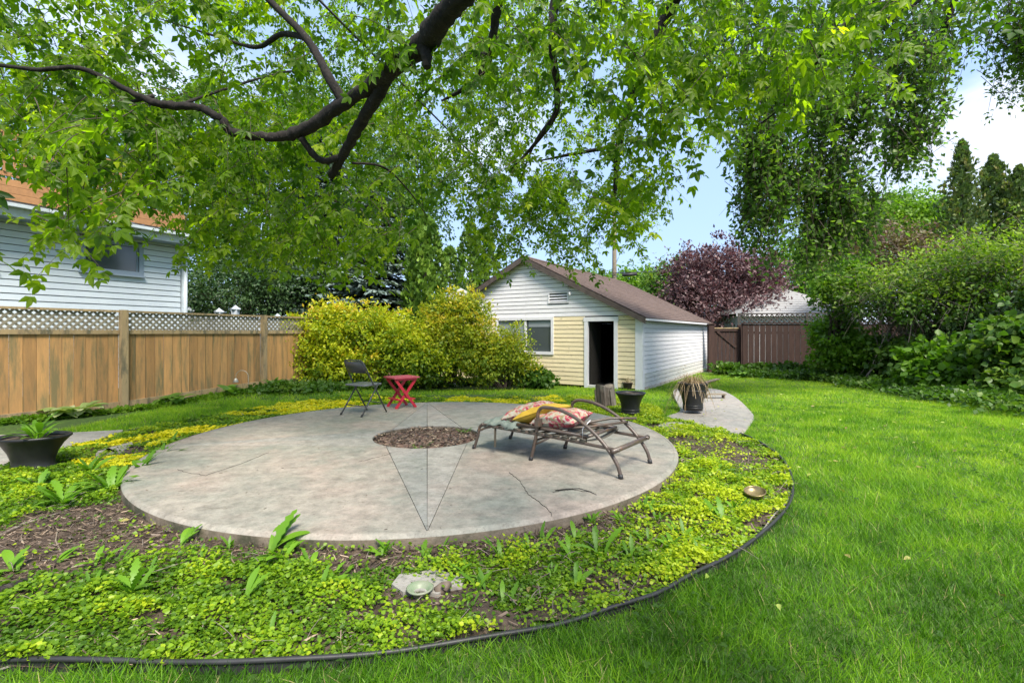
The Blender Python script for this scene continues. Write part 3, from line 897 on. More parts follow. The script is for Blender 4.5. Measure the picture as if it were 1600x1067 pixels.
# white vinyl fence behind
M['vinyl'] = mat('pale_vinyl', (0.55,0.60,0.68), None, 3, .4, .03)
def vinyl():
    root = thing('vinyl_fence', 'pale vinyl fence with capped posts behind the lattice', 'fence', (-8.3, 13.6, 0))
    for x, y, h in ((-9.35,13.9,2.02),(-8.3,13.6,1.98),(-7.75,13.45,2.05),(-6.4,13.1,1.8)):
        p = Vector((x,y,0))
        MB().box((x-.075,y-.075,0),(x+.075,y+.075,h-.1)).build('post', M['vinyl'], root)
        MB().lathe([(.15,-.1),(.15,-.07),(.10,-.05),(.0,.03)], 4, (x,y,h), cap0=True).build('post_cap', M['vinyl'], root)
    for a,b in (((-9.35,13.9),(-8.3,13.6)),((-8.3,13.6),(-7.75,13.45)),((-7.75,13.45),(-6.4,13.1))):
        d = Vector((b[0]-a[0], b[1]-a[1], 0)); n = max(2, int(d.length/.18)); u = d.normalized()
        for i in range(n):
            q = Vector((a[0],a[1],0)) + d*((i+.5)/n)
            MB().bar(q+Vector((0,0,.1)), q+Vector((0,0,1.68)), d.length/n-.008, .03, u.cross(Vector((0,0,1)))).build('fence_board', M['vinyl'], root)
        MB().bar((a[0],a[1],1.72),(b[0],b[1],1.72), .06, .07).build('rail', M['vinyl'], root)
vinyl()

# ================================================================== brown fence and gate on the right
M['brown'] = mat('dark_brown_stain', (0.030,0.014,0.011), (0.050,0.025,0.019), 4, .75, .2, stretch=(4,4,.6), vary=.14)
M['blk'] = mat('black_lattice', (0.05,0.045,0.04), (0.07,0.06,0.055), 6, .8, .1)
BS = Vector((8.70, 18.1, 0)); BD = Vector((.95, -.31, 0)).normalized(); BN = Vector((-.31,-.95,0)).normalized()
def brown_fence():
    root = thing('stained_fence', 'dark brown stained picket fence along the back right of the lawn', 'fence', BS)
    top = 1.66; g = -.2
    n = 60; w = .192
    for i in range(n):
        p = BS + BD*(i+.5)*w
        MB().bar(p+Vector((0,0,g+.05)), p+Vector((0,0,top-.04+random.uniform(-.006,.006))), .184+random.uniform(-.006,.006), .02, BN).build('fence_board', M['brown'], root)
    for z in (.15, 1.30):
        MB().bar(BS-BN*.035+Vector((0,0,z)), BS+BD*(n*w)-BN*.035+Vector((0,0,z)), .04, .09).build('rail', M['brown'], root)
    MB().bar(BS+Vector((0,0,top)), BS+BD*(n*w)+Vector((0,0,top)), .10, .04).build('cap_rail', M['brown'], root)
    for k in range(0, 5):
        p = BS + BD*k*2.88 + BN*.0
        MB().bar(p-BN*.06+Vector((0,0,g)), p-BN*.06+Vector((0,0,top+.02)), .1, .1, BN).build('post', M['brown'], root)
brown_fence()
def gate():
    x0, x1, Y = 7.72, 8.63, 18.35
    root = thing('garden_gate', 'dark brown board gate with diagonal brace beside the garage', 'gate', (x0, Y, -.2))
    n = 6; w = (x1-x0)/n
    for i in range(n):
        x = x0 + (i+.5)*w
        MB().box((x-w/2+.008, Y-.01, -.12), (x+w/2-.008, Y+.01, 1.46)).build('gate_board', M['brown'], root)
    MB().box((x0, Y-.05, 1.36), (x1, Y-.012, 1.46)).build('gate_rail', M['brown'], root)
    MB().box((x0, Y-.05, .0), (x1, Y-.012, .09)).build('gate_rail', M['brown'], root)
    MB().bar((x0+.12, Y-.03, 1.35), (x1-.08, Y-.03, .75), .035, .09).build('brace', M['brown'], root)
    MB().box((x1+.005, Y-.04, -.12), (x1+.10, Y+.06, 1.60)).build('hinge_post', M['brown'], root)
    MB().box((x0-.02, Y-.06, 1.46), (x1+.02, Y+.02, 1.50)).build('cap_rail', M['cedar2'], root)
gate()
tag(MB().box((7.50,18.25,-.2),(7.70,18.45,1.62)).box((7.47,18.22,1.62),(7.73,18.48,1.65)).build('gate_post', M['brown']), 'thick dark brown post between the garage corner and the gate', 'post')
def screen():
    A = BS - BN*.35 + BD*(-.1)
    root = thing('lattice_screen', 'black lattice screen rising behind the dark brown picket fence', 'lattice', A)
    L_ = 7.0; z0, z1 = 1.6, 2.02
    def al(t, z, off=0):
        v = A + BD*t - BN*off; v.z = z; return v
    for t in (0, 2.3, 4.6, 7.0):
        MB().bar(al(t,-.2), al(t,z1+.04), .07, .07, BN).build('post', M['blk'], root)
    for z in (z0, z1):
        MB().bar(al(0,z,.03), al(L_,z,.03), .04, .05).build('rail', M['blk'], root)
    H = z1-z0
    for s in (1,-1):
        q = -H
        while q < L_:
            ta, tb = max(q,0), min(q+H, L_)
            za, zb = (z0,z1) if s > 0 else (z1,z0)
            if tb-ta > .05:
                fa, fb = (ta-q)/H, (tb-q)/H
                MB().bar(al(ta, za+(zb-za)*fa, .008*s), al(tb, za+(zb-za)*fb, .008*s), .008, .04).build('lattice_slat', M['blk'], root)
            q += .17
screen()
M['roofw'] = mat('pale_roof_shingle', (0.33,0.33,0.335), (0.26,0.26,0.265), 12, .9, .2)
M['wwall'] = mat('pale_wall', (0.6,0.62,0.66), None, 3, .7, .05)
def neighbour_garage():
    x0, x1, y0, y1 = 10.3, 16.5, 22.0, 28.0
    root = thing('garage', 'pale hip-roofed garage behind the black lattice', 'garage', (13, 24, -.2))
    MB().box((x0+.3,y0+.3,-.2),(x1-.3,y1-.3,2.1)).build('wall', M['wwall'], root)
    ze, za = 2.18, 3.75
    cx, cy = (x0+x1)/2, (y0+y1)/2
    rf = MB().add([(x0,y0,ze),(x1,y0,ze),(x1,y1,ze),(x0,y1,ze),(cx-.15,cy,za),(cx+.15,cy,za)],[(0,1,5,4),(1,2,5),(2,3,4,5),(3,0,4),(3,2,1,0)]).build('roof', M['roofw'], root)
    # shingle courses stand proud of each other
    n = 13
    for k in range(n):
        t0, t1 = k/n, (k+1)/n
        def lp(a, b, t): return tuple(a[i]+(b[i]-a[i])*t for i in range(3))
        A, B_, C, D_ = (x0,y0,ze),(x1,y0,ze),(cx+.15,cy,za),(cx-.15,cy,za)
        p0, p1 = lp(A,D_,t0), lp(B_,C,t0); q0, q1 = lp(A,D_,t1), lp(B_,C,t1)
        up = .035
        MB().add([(p0[0],p0[1]-.02,p0[2]),(p1[0],p1[1]-.02,p1[2]),(p1[0],p1[1]-.02,p1[2]+up),(p0[0],p0[1]-.02,p0[2]+up),(q1[0],q1[1],q1[2]+.006),(q0[0],q0[1],q0[2]+.006)],[(0,1,2,3),(3,2,4,5)]).build('shingle_course', M['roofw'], rf)
    MB().box((x0-.02,y0-.03,ze-.12),(x1+.02,y0,ze)).build('fascia', M['trim'], root)
neighbour_garage()
# roof seen between the cedars and the left garage eave
tag(MB().add([(-3.0,19,1.2),(-1.0,19,1.2),(-1.0,24,1.2),(-3.0,24,1.2),(-3.4,18.8,2.35),(-2.0,18.8,3.05),(-.6,18.8,2.35),(-3.4,24,2.35),(-2.0,24,3.05),(-.6,24,2.35)],
    [(4,5,8,7),(5,6,9,8),(4,6,5),(0,1,6,4),(1,2,9,6),(0,4,7,3)]).build('shed', M['wwall']), 'pale shed roof peeping out behind the left slope of the garage', 'shed')
# ================================================================== patio furniture
M['blkp'] = mat('black_plastic', (0.020,0.020,0.022), (0.032,0.032,0.034), 9, .5, .12, 40, spec=.4)
M['tubem'] = mat('brown_enamel_tube', (0.10,0.072,0.055), (0.065,0.048,0.04), 14, .38, .15, 60, c3=(0.17,0.09,0.05), s3=12, t3=(.55,.66), spec=.6)
M['strap'] = mat('dark_green_strap', (0.065,0.062,0.05), (0.10,0.085,0.065), 14, .6, .15)
M['cloth'] = mat('grey_green_cloth', (0.11,0.145,0.125), (0.17,0.195,0.17), 18, .85, .4, 60)
def floral(name):
    m, t, b = newmat(name)
    N = t.nodes.new; L = t.links.new
    tc = N('ShaderNodeTexCoord')
    def ns(s, off, d=3):
        mp = N('ShaderNodeMapping'); mp.inputs['Location'].default_value = (off, off, off); L(tc.outputs['Object'], mp.inputs['Vector'])
        n = N('ShaderNodeTexNoise'); n.inputs['Scale'].default_value = s; n.inputs['Detail'].default_value = d; n.inputs['Distortion'].default_value = .8
        L(mp.outputs['Vector'], n.inputs['Vector']); return n.outputs['Fac']
    col = None
    base = (0.37,0.345,0.28)
    for s, off, a, bb, c in ((11,1,.50,.56,(0.36,0.31,0.22)), (14,6,.52,.55,(0.42,0.09,0.11)), (20,9,.555,.58,(0.26,0.02,0.05)), (17,3,.58,.62,(0.22,0.20,0.10)), (18,13,.60,.63,(0.40,0.19,0.12))):
        r = N('ShaderNodeValToRGB'); r.color_ramp.elements[0].position = a; r.color_ramp.elements[1].position = bb
        L(ns(s, off), r.inputs['Fac'])
        x = N('ShaderNodeMix'); x.data_type = 'RGBA'
        L(r.outputs['Color'], x.inputs['Factor'])
        if col is None: x.inputs['A'].default_value = (*base, 1)
        else: L(col, x.inputs['A'])
        x.inputs['B'].default_value = (*c, 1)
        col = x.outputs['Result']
    L(col, b.inputs['Base Color']); b.inputs['Roughness'].default_value = .8
    return m
M['floral'] = floral('floral_fabric')
M['yelf'] = mat('yellow_fabric', (0.50,0.32,0.03), (0.42,0.27,0.03), 8, .8, .2)

def chaise():
    org = Vector((-.378, 4.97, PZ)); rz = math.atan2(-.625, .78)
    root = thing('chaise_frame', 'brown tubular metal chaise longue frame with arm hoops and sagging straps on the patio', 'chaise', org, rz)
    B = lambda name, mb, par=root, m=M['tubem'], sm=True: mb.build(name, m, par, smooth=sm, world=False)
    Wd = .60
    def arc(p, n=8):
        """smooth path through points"""
        p = [Vector(q) for q in p]; out = []
        for i in range(len(p)-1):
            p0 = p[max(i-1,0)]; p1 = p[i]; p2 = p[i+1]; p3 = p[min(i+2,len(p)-1)]
            for s in range(n):
                t = s/n
                out.append(.5*((2*p1)+(p2-p0)*t+(2*p0-5*p1+4*p2-p3)*t*t+(-p0+3*p1-3*p2+p3)*t**3))
        out.append(p[-1]); return out
    Z = .265
    # the long rails bend down into the foot-end legs
    for y in (0, Wd):
        B('rail', MB().tube(arc([(.10,y,Z),(.4,y,Z-.008),(.9,y,Z-.012),(1.62,y,Z-.035)]), .0145, 8))
        lg = B('leg', MB().tube(arc([(-.02,y,.0),(.035,y,.14),(.06,y,.235),(.10,y,Z)]), .0145, 8))
        B('rubber_foot', MB().tube([(-.024,y,-.001),(-.014,y,.035)], .019, 8), lg, M['blkp'])
        # arm hoop from the middle leg over to the head-end foot
        hp = arc([(.71,y,0),(.765,y,.2),(.79,y,.36),(.795,y,.45),(.83,y,.50),(.90,y,.515),(1.04,y,.505),(1.20,y,.452),(1.36,y,.36),(1.50,y,.24),(1.60,y,.11),(1.635,y,.0)], 7)
        h = B('arm_hoop', MB().tube(hp, .0165, 8))
        for q in ((.71,.0),(1.635,.0)):
            B('rubber_foot', MB().tube([(q[0],y,-.001),(q[0]+(.008 if q[0]<1 else -.01),y,.035)], .021, 8), h, M['blkp'])
        B('rail_brace', MB().tube(arc([(.045,y,.19),(.12,y,.225),(.22,y,Z-.01)]), .010, 6))
        B('rail_brace', MB().tube([(.745,y,.15),(.83,y,.19),(.92,y,.24)], .009, 6))
        B('bracket', MB().box((.775,y-.028,.33),(.825,y+.028,.40)), sm=False)
    B('crossbar', MB().tube([(.10,-.015,Z),(.10,Wd+.015,Z)], .0145, 8))
    B('crossbar', MB().tube([(1.585,-.06,.225),(1.585,Wd+.06,.225)], .022, 8))
    B('crossbar', MB().tube([(.75,0,.19),(.75,Wd,.19)], .011, 8))
    # folded back rest frame
    for y in (.035, Wd-.035):
        B('back_rail', MB().tube([(.52,y,Z+.045),(.9,y,Z+.04),(1.30,y,Z+.03)], .017, 8))
        B('bracket', MB().box((1.26,y-.012,Z-.02),(1.29,y+.012,Z+.035)), sm=False)
    B('back_crossbar', MB().tube([(1.30,.02,Z+.03),(1.30,Wd-.02,Z+.03)], .015, 8))
    # adjuster bars
    B('adjuster', MB().tube([(.93,.12,Z+.07),(1.12,.30,Z+.09),(1.30,.48,Z+.13),(1.50,.60,.40)], .012, 6))
    B('adjuster', MB().tube([(1.0,.05,Z+.06),(1.2,.22,Z+.075),(1.42,.58,.36)], .012, 6))
    # straps across the rails, wrapped round both tubes and sagging
    n = 15
    for i in range(n):
        x = .17 + i*.092
        if x > 1.33: break
        s = random.uniform(.01, .05) if x < 1.25 else .04
        w = .028
        pts = []
        skew = random.uniform(-.03,.03)
        for q in range(13):
            t = q/12
            pts.append((x+skew*t, -.019+(Wd+.038)*t, Z+.006-4*s*t*(1-t) - .006*0))
        vs = []; fs = []
        for p in pts:
            vs += [(p[0]-w, p[1], p[2]+.004), (p[0]+w, p[1], p[2]+.004), (p[0]+w, p[1], p[2]-.001), (p[0]-w, p[1], p[2]-.001)]
        for q in range(12):
            a = 4*q; b_ = a+4
            fs += [(a,a+1,b_+1,b_),(a+1,a+2,b_+2,b_+1),(a+2,a+3,b_+3,b_+2),(a+3,a,b_,b_+3)]
        mb = MB().add(vs, fs)
        for y in (0, Wd):
            mb.tube([(x-w+.003, y, Z-.004), (x+w-.003, y, Z-.004)], .0185, 8)
        B('strap', mb, m=M['strap'])
    # hanging strap end and cord
    B('strap', MB().bar((.27,.0,Z-.01),(.275,-.01,.06),.03,.004,(1,0,0)), m=M['strap'], sm=False)
    B('cord', MB().tube([(1.26,.02,Z+.02),(1.27,-.0,Z+.10),(1.32,.05,.44)], .004, 5), m=M['trim'])
    def loc(x, y, z):
        return Matrix.Rotation(rz, 3, 'Z') @ Vector((x, y, z)) + org
    return loc, rz

CL, CRZ = chaise()

def cloth():
    nx, ny = 34, 26
    vs = []; fs = []
    for i in range(nx+1):
        for j in range(ny+1):
            u, v = i/nx, j/ny
            x = .03 + .50*u; y = -.015 + .60*v
            z = .30 + .012*math.sin(u*23+v*5) + .012*math.sin(v*17-u*9) + .014*float(vnoise(u*9, v*9))
            ex_ = min(u, 1-u, v, 1-v)
            if u < .14: z -= (.14-u)*.6
            if v < .05: z -= (.05-v)*.7
            x += .02*math.sin(v*11); y += .012*math.sin(u*13)
            vs.append((x,y,z))
    for i in range(nx):
        for j in range(ny):
            a = i*(ny+1)+j
            fs.append((a, a+ny+1, a+ny+2, a+1))
    o = MB().add([CL(*v)-Vector((0,0,0)) for v in vs], fs)
    ob = o.build('seat_cloth', M['cloth'], None, smooth=True)
    md = ob.modifiers.new('thick', 'SOLIDIFY'); md.thickness = .012
    tag(ob, 'crumpled grey-green cloth pad over the low foot end of the chaise', 'cloth')
cloth()

def pillow(m, lab, c, sx, sy, th, rz, tx, ty, name='pillow'):
    n = 28
    vs = []; fs = []
    for side in (1, -1):
        for i in range(n+1):
            for j in range(n+1):
                u = -1+2*i/n; v = -1+2*j/n
                pin = 1 - .10*(1-abs(u)**2)*abs(v)**4*0 
                ex_ = (1-abs(u)**3.2)*(1-abs(v)**3.2)
                x = u*sx/2*(1-.09*(1-v*v)*abs(u)**3*0 - .10*(1-abs(v))*abs(u)**2*.6)
                y = v*sy/2*(1-.10*(1-abs(u))*abs(v)**2*.6)
                z = side*th/2*(max(ex_,0)**.55) + .008*float(vnoise(u*4+c[0]*9, v*4, 1.3))*side*(ex_>0.02) + .004*math.sin(u*9+v*7)*ex_
                vs.append((x,y,z))
    N = (n+1)**2
    for i in range(n):
        for j in range(n):
            a = i*(n+1)+j
            fs.append((a, a+n+1, a+n+2, a+1)); fs.append((N+a+1, N+a+n+2, N+a+n+1, N+a))
    me = bpy.data.meshes.new(name); me.from_pydata(vs, [], fs); me.materials.append(m)
    me.polygons.foreach_set('use_smooth', [True]*len(me.polygons)); me.update()
    o = put(name, me); p = CL(*c); o.location = p
    o.rotation_euler = (Matrix.Rotation(CRZ+rz,3,'Z') @ Matrix.Rotation(ty,3,'Y') @ Matrix.Rotation(tx,3,'X')).to_euler()
    tag(o, lab, 'pillow')
    # piping along the seam
    ring = [(-1+2*i/20,-1) for i in range(20)] + [(1,-1+2*i/20) for i in range(20)] + [(1-2*i/20,1) for i in range(20)] + [(-1,1-2*i/20) for i in range(21)]
    pts = [(u*sx/2*(1-.06*(1-abs(v))*u*u), v*sy/2*(1-.06*(1-abs(u))*v*v), 0) for u, v in ring]
    pm = MB().tube(pts, .0045, 5); q = pm.build('piping', m, o, smooth=True, world=False)
pillow(M['floral'], 'red-flowered pillow leaning at the foot end, leftmost of the three on the chaise', (.42,.36,.385), .46, .42, .15, .25, .0, -.30)
pillow(M['yelf'], 'plain yellow pillow wedged between the two flowered pillows', (.63,.30,.395), .46, .42, .13, .12, -.12, -.36)
pillow(M['floral'], 'red-flowered pillow under the near arm hoop, rightmost of the three', (.90,.24,.385), .46, .42, .15, .05, .10, -.10)

# ---- folding chair
M['chairm'] = mat('grey_chair_paint', (0.045,0.047,0.05), (0.065,0.066,0.07), 12, .35, .08, spec=.6)
M['seatm'] = mat('grey_seat_paint', (0.16,0.17,0.185), (0.13,0.14,0.155), 9, .35, .08, spec=.6)
def chair():
    rz = math.atan2(-.49, .87)
    root = thing('folding_chair', 'dark grey metal folding chair with light grey seat on the patio', 'chair', (-2.21, 7.14, PZ), rz)
    B = lambda name, mb, par=root, m=M['chairm'], sm=True: mb.build(name, m, par, smooth=sm, world=False)
    for x in (-.205, .205):
        B('front_leg', MB().tube([(x,.27,0),(x,.0,.44),(x*.99,-.14,.68),(x*.93,-.185,.765),(x*.72,-.20,.80)], .011, 8))
        lg = B('rear_leg', MB().tube([(x*1.03,-.235,0),(x*1.0,.10,.455)], .011, 8))
        B('rubber_foot', MB().tube([(x*1.03,-.24,-.0005),(x*1.03,-.222,.03)], .014, 8), lg, M['blkp'])
    B('top_rail', MB().tube([(-.15,-.20,.80),(.15,-.20,.80)], .011, 8))
    # curved sheet backrest
    vs = []; fs = []; n = 12
    for i in range(n+1):
        u = -1+2*i/n; x = u*.195; yb = -.155-.0-.035*(1-u*u)
        for (z, dy) in ((.615,.035),(.70,.0),(.785,-.03)):
            vs.append((x*(1 if z < .75 else .93), yb+dy, z)); 
    for i in range(n):
        for q in range(2):
            a = i*3+q; fs.append((a, a+1, a+4, a+3))
    o = B('backrest', MB().add(vs, fs)); md = o.modifiers.new('t','SOLIDIFY'); md.thickness = .008
    st = MB(); pr = [(-.19,-.175),(.19,-.175),(.205,-.1),(.20,.15),(.17,.20),(-.17,.20),(-.20,.15),(-.205,-.1)]
    st.prism(pr, .425, .45)
    o = B('seat', st, m=M['seatm'], sm=False); bv = o.modifiers.new('b','BEVEL'); bv.width = .008; bv.segments = 2
    B('stretcher', MB().tube([(-.205,.175,.155),(.205,.175,.155)], .008, 6))
    B('stretcher', MB().tube([(-.205,-.135,.135),(.205,-.135,.135)], .008, 6))
chair()
M['red'] = mat('red_paint', (0.52,0.025,0.045), (0.42,0.02,0.04), 8, .45, .15, 40)
M['redtop'] = mat('faded_red_paint', (0.50,0.10,0.13), (0.42,0.05,0.08), 12, .5, .15, 40)
def table():
    root = thing('side_table', 'small red wooden folding table beside the folding chair', 'table', (-1.79, 7.78, PZ), math.radians(40))
    B = lambda name, mb, par=root, m=M['red']: mb.build(name, m, par, world=False)
    for i in range(5):
        y = -.2 + i*.08
        B('table_slat', MB().box((-.22, y+.002, .475), (.22, y+.078, .495)), m=M['redtop'])
    for y in (-.15, .15):
        B('top_rail', MB().box((-.19, y-.012, .44), (.19, y+.012, .4745)))
        B('leg', MB().bar((-.18, y-.011, .455), (.17, y-.011, .0), .018, .042, (0,0,1)))
        B('leg', MB().bar((.18, y+.011, .455), (-.17, y+.011, .0), .018, .042, (0,0,1)))
    B('shelf_slat', MB().box((-.155,-.17,.13),(-.09,.17,.148)))
    B('shelf_slat', MB().box((.09,-.17,.13),(.155,.17,.148)))
    B('pivot_rod', MB().tube([(0,-.16,.232),(0,.16,.232)], .008, 6))
table()

# ================================================================== pots and small things
M['pot'] = mat('black_pot', (0.012,0.012,0.013), (0.020,0.020,0.021), 8, .42, .1, 30, spec=.45)
M['potbrown'] = mat('dark_brown_pot', (0.05,0.035,0.03), (0.09,0.06,0.05), 8, .7, .2)
def pot(name, lab, loc, prof, soilz, soilr, m=M['pot'], sx=1, sy=1, rings=(), cat='plant pot', rz=0):
    root = thing(name, lab, cat, loc, rz)
    MB().lathe(prof, 40, sx=sx, sy=sy, cap0=True).build('pot_body', m, root, smooth=True, world=False)
    vs = [(0,0,soilz+.02)]; fs = []; n = 26
    for r in (.35,.7,1.0):
        for q in range(n):
            vs.append((soilr*r*sx*math.cos(2*PI*q/n), soilr*r*sy*math.sin(2*PI*q/n), soilz+.02*random.random()*(r<1)))
    for q in range(n): fs.append((0, 1+q, 1+(q+1)%n))
    for k in range(2):
        for q in range(n): fs.append((1+k*n+q, 1+(k+1)*n+q, 1+(k+1)*n+(q+1)%n, 1+k*n+(q+1)%n))
    MB().add(vs, fs).build('soil', M['mulch'], root, smooth=True, world=False)
    for z, r in rings:
        MB().lathe([(r-.004,z-.012),(r+.008,z-.008),(r+.008,z+.008),(r-.004,z+.012)], 40, sx=sx, sy=sy).build('rim_band', m, root, smooth=True, world=False)
    return root
g = G(55, 745)
POT1 = pot('flared_pot', 'wide low black flared pot with a young green plant at the left edge', ((52-800)/FPX*(g.y+.18), g.y+.18, g.z-.01),
    [(.17,0),(.215,.005),(.22,.035),(.205,.06),(.19,.09),(.195,.14),(.22,.21),(.27,.29),(.325,.345),(.345,.36),(.342,.378),(.322,.378),(.30,.35)], .34, .31, rings=((.055,.207),), sy=.72, rz=.25)
POT1.scale = (.85,.85,.92)
g = G(988, 651)
pot('flared_pot', 'black round pot of bare soil beside the tree stump', (g.x, g.y+.12, g.z),
    [(.115,0),(.135,.004),(.14,.06),(.137,.10),(.15,.19),(.18,.27),(.218,.335),(.235,.35),(.233,.365),(.215,.365),(.20,.34)], .335, .205, rings=((.055,.138),(.095,.136)))
g = G(1087, 647)
POT3 = pot('flared_pot', 'black pot spilling dead straw-coloured grass on the right path', (g.x, g.y+.12, g.z+.045),
    [(.125,0),(.15,.004),(.155,.05),(.152,.09),(.165,.17),(.195,.26),(.225,.33),(.228,.42),(.236,.44),(.232,.45),(.215,.45),(.205,.43)], .43, .21, rings=((.05,.152),(.085,.151),(.33,.226)))
def smallpot(px, py, lab, r, h, m, cat='plant pot'):
    g = G(px, py)
    return pot('nursery_pot', lab, (g.x, g.y, g.z), [(r*.75,0),(r*.78,.004),(r,h-.03),(r*1.08,h-.025),(r*1.08,h),(r*.95,h),(r*.93,h-.03)], h-.03, r*.9, m)
NP1 = smallpot(895, 604, 'small black nursery pot left of the garage door with a dry stalk', .085, .16, M['pot'])
NP2 = smallpot(886, 603, 'smallest black pot standing furthest left of the garage door', .06, .14, M['pot'])
NP3 = smallpot(981, 609, 'dark brown pot with a dying plant right of the garage door', .13, .20, M['potbrown'])

M['bark'] = mat('grey_brown_bark', (0.17,0.135,0.11), (0.075,0.055,0.045), 5, .95, 1.0, 20, stretch=(5,5,.9), c3=(0.25,0.22,0.18), s3=2)
M['bark2'] = mat('dark_bark', (0.022,0.017,0.015), (0.006,0.005,0.005), 14, .95, 1.0, 30, c3=(0.05,0.043,0.036), s3=7, t3=(.56,.66), stretch=(2,2,1))
M['cutw'] = mat('weathered_cut_wood', (0.24,0.20,0.15), (0.15,0.12,0.09), 12, .9, .4)
def stump():
    g = G(951, 640)
    root = thing('tree_stump', 'short weathered tree stump with splitting bark behind the chaise', 'stump', (g.x, g.y+.12, g.z))
    n = 28; vs = []; fs = []
    zs = [-.05,.03,.12,.22,.32,.40]
    for k, z in enumerate(zs):
        for q in range(n):
            a = 2*PI*q/n
            r = (.155 + .03*math.exp(-z*14))*(1+.07*math.sin(3*a+1)+.05*math.sin(7*a+2)+.035*math.sin(13*a))
            vs.append((r*math.cos(a)-.03*z/.4-.02, r*math.sin(a)*.8, z+(.03*math.sin(2*a+.5) if k == len(zs)-1 else 0)))
    for k in range(len(zs)-1):
        for q in range(n):
            fs.append((k*n+q, k*n+(q+1)%n, (k+1)*n+(q+1)%n, (k+1)*n+q))
    MB().add(vs, fs).build('bark', M['bark'], root, world=False)
    top = vs[-n:]
    MB().add([(-.05,0,.39)]+[(v[0]*.97,v[1]*.97,v[2]-.012) for v in top], [(0,1+q,1+(q+1)%n) for q in range(n)]).build('cut_face', M['cutw'], root, world=False)
    for k in range(6):
        a = 2.3 + k*.95; r = .165
        MB().add([(r*math.cos(a)-.02, r*.8*math.sin(a), 0), (r*math.cos(a+.22)-.02, r*.8*math.sin(a+.22), 0), (r*1.0*math.cos(a+.2)-.05, r*.8*math.sin(a+.2), .3+.1*random.random()), (r*math.cos(a)-.05, r*.8*math.sin(a), .34),
                  (r*1.12*math.cos(a)-.02, r*.92*math.sin(a), 0), (r*1.12*math.cos(a+.22)-.02, r*.92*math.sin(a+.22), 0), (r*1.08*math.cos(a+.2)-.05, r*.86*math.sin(a+.2), .28), (r*1.08*math.cos(a)-.05, r*.86*math.sin(a), .32)],
                 [(4,5,6,7),(0,4,7,3),(5,1,2,6),(7,6,2,3)]).build('bark_flake', M['bark'], root, world=False)
stump()

def bowl():
    g = G(1180, 784)
    root = thing('metal_bowl', 'small tarnished brass-coloured bowl tilted in the ground cover near the edging', 'bowl', (g.x, g.y, g.z+.045))
    root.rotation_euler = (math.radians(10), math.radians(-8), 0)
    m = mat('tarnished_brass', (0.36,0.28,0.14), (0.22,0.17,0.09), 12, .35, .1, metal=.7)
    pr = []
    for k in range(10):
        t = k/9; a = t*PI/2*.92; pr.append((.078*math.sin(a)+.002, .05-.05*math.cos(a)))
    inner = [(r*.94, z+.004) for r, z in reversed(pr)]
    MB().lathe(pr+inner, 30, cap0=True, cap1=True).build('bowl_shell', m, root, smooth=True, world=False)
    MB().lathe([(.036,.0),(.04,-.006),(.034,-.008),(.03,0)], 24).build('foot_ring', m, root, smooth=True, world=False)
bowl()

def edging():
    pts = []
    px = [(-20,1049),(200,1052),(400,1051),(600,1036),(800,1001),(920,972),(1000,950),(1060,922),(1120,892),(1180,852),(1222,808),(1240,775),(1234,745),(1214,715),(1187,697),(1157,682)]
    P_ = [G(*p) for p in px]
    path = []
    for i in range(len(P_)-1):
        p0,p1,p2,p3 = P_[max(i-1,0)],P_[i],P_[i+1],P_[min(i+2,len(P_)-1)]
        for s in range(8):
            t = s/8
            path.append(.5*((2*p1)+(p2-p0)*t+(2*p0-5*p1+4*p2-p3)*t*t+(-p0+3*p1-3*p2+p3)*t**3))
    path.append(P_[-1])
    root = thing('lawn_edging', 'black plastic lawn edging strip curving between the bed and the lawn', 'edging', tuple(P_[4]))
    top = [p+Vector((.006*math.sin(i*.4),.006*math.sin(i*.31),.042+.008*math.sin(i*.13)+.003*math.sin(i*.45))) for i, p in enumerate(path)]
    MB().tube(top, .0105, 7).build('edging_bead', M['blkp'], root, smooth=True)
    vs = []; fs = []
    for p in top: vs += [p-Vector((0,0,.006)), p-Vector((0,0,.11))]
    for i in range(len(top)-1): fs.append((2*i, 2*i+1, 2*i+3, 2*i+2))
    o = MB().add(vs, fs).build('edging_strip', M['blkp'], root); md = o.modifiers.new('t','SOLIDIFY'); md.thickness = .004
    # pale irrigation line beside it
    c = [p + Vector((-.03+.015*math.sin(i*.5), .02, .012)) for i, p in enumerate(path[70:])]
    tag(MB().tube(c, .006, 6).build('garden_hose', mat('pale_hose', (0.35,0.34,0.32), None, 6, .5, .1), None, smooth=True), 'thin pale hose running along the right end of the bed edging', 'hose')
    b = [G(*p)+Vector((0,0,.02)) for p in ((985,676),(1010,684),(1040,690),(1075,694),(1110,694),(1150,690))]
    tag(MB().tube(b, .009, 6).build('garden_hose', M['blkp'], None, smooth=True), 'black hose lying across bare soil right of the patio', 'hose')
    b = [G(*p)+Vector((0,0,.02)) for p in ((228,671),(215,672),(200,676),(190,681))]
    tag(MB().tube(b, .02, 6).build('lawn_edging', M['blkp'], None, smooth=True), 'short black edging end sticking up by the left path', 'edging')
edging()

def lamp():
    g = G(388, 611)
    root = thing('garden_light', 'small solar light hanging from a thin shepherd hook by the left fence', 'garden light', (g.x, g.y, g.z))
    m = mat('pale_metal', (0.45,0.43,0.38), None, 6, .4, .05, metal=.3)
    hp = [(0,0,0),(0,0,.22)] + [(-.13+.13*math.cos(a), 0, .30+.13*math.sin(a)*1.0) for a in np.linspace(0, PI, 9)] + [(-.26,0,.27)]
    MB().tube(hp, .006, 6).build('hook', m, root, smooth=True, world=False)
    MB().lathe([(.012,.28),(.03,.26),(.055,.20),(.05,.19),(.0,.19)], 14, (-.26,0,-.01)).build('lamp_shade', m, root, smooth=True, world=False)
lamp()

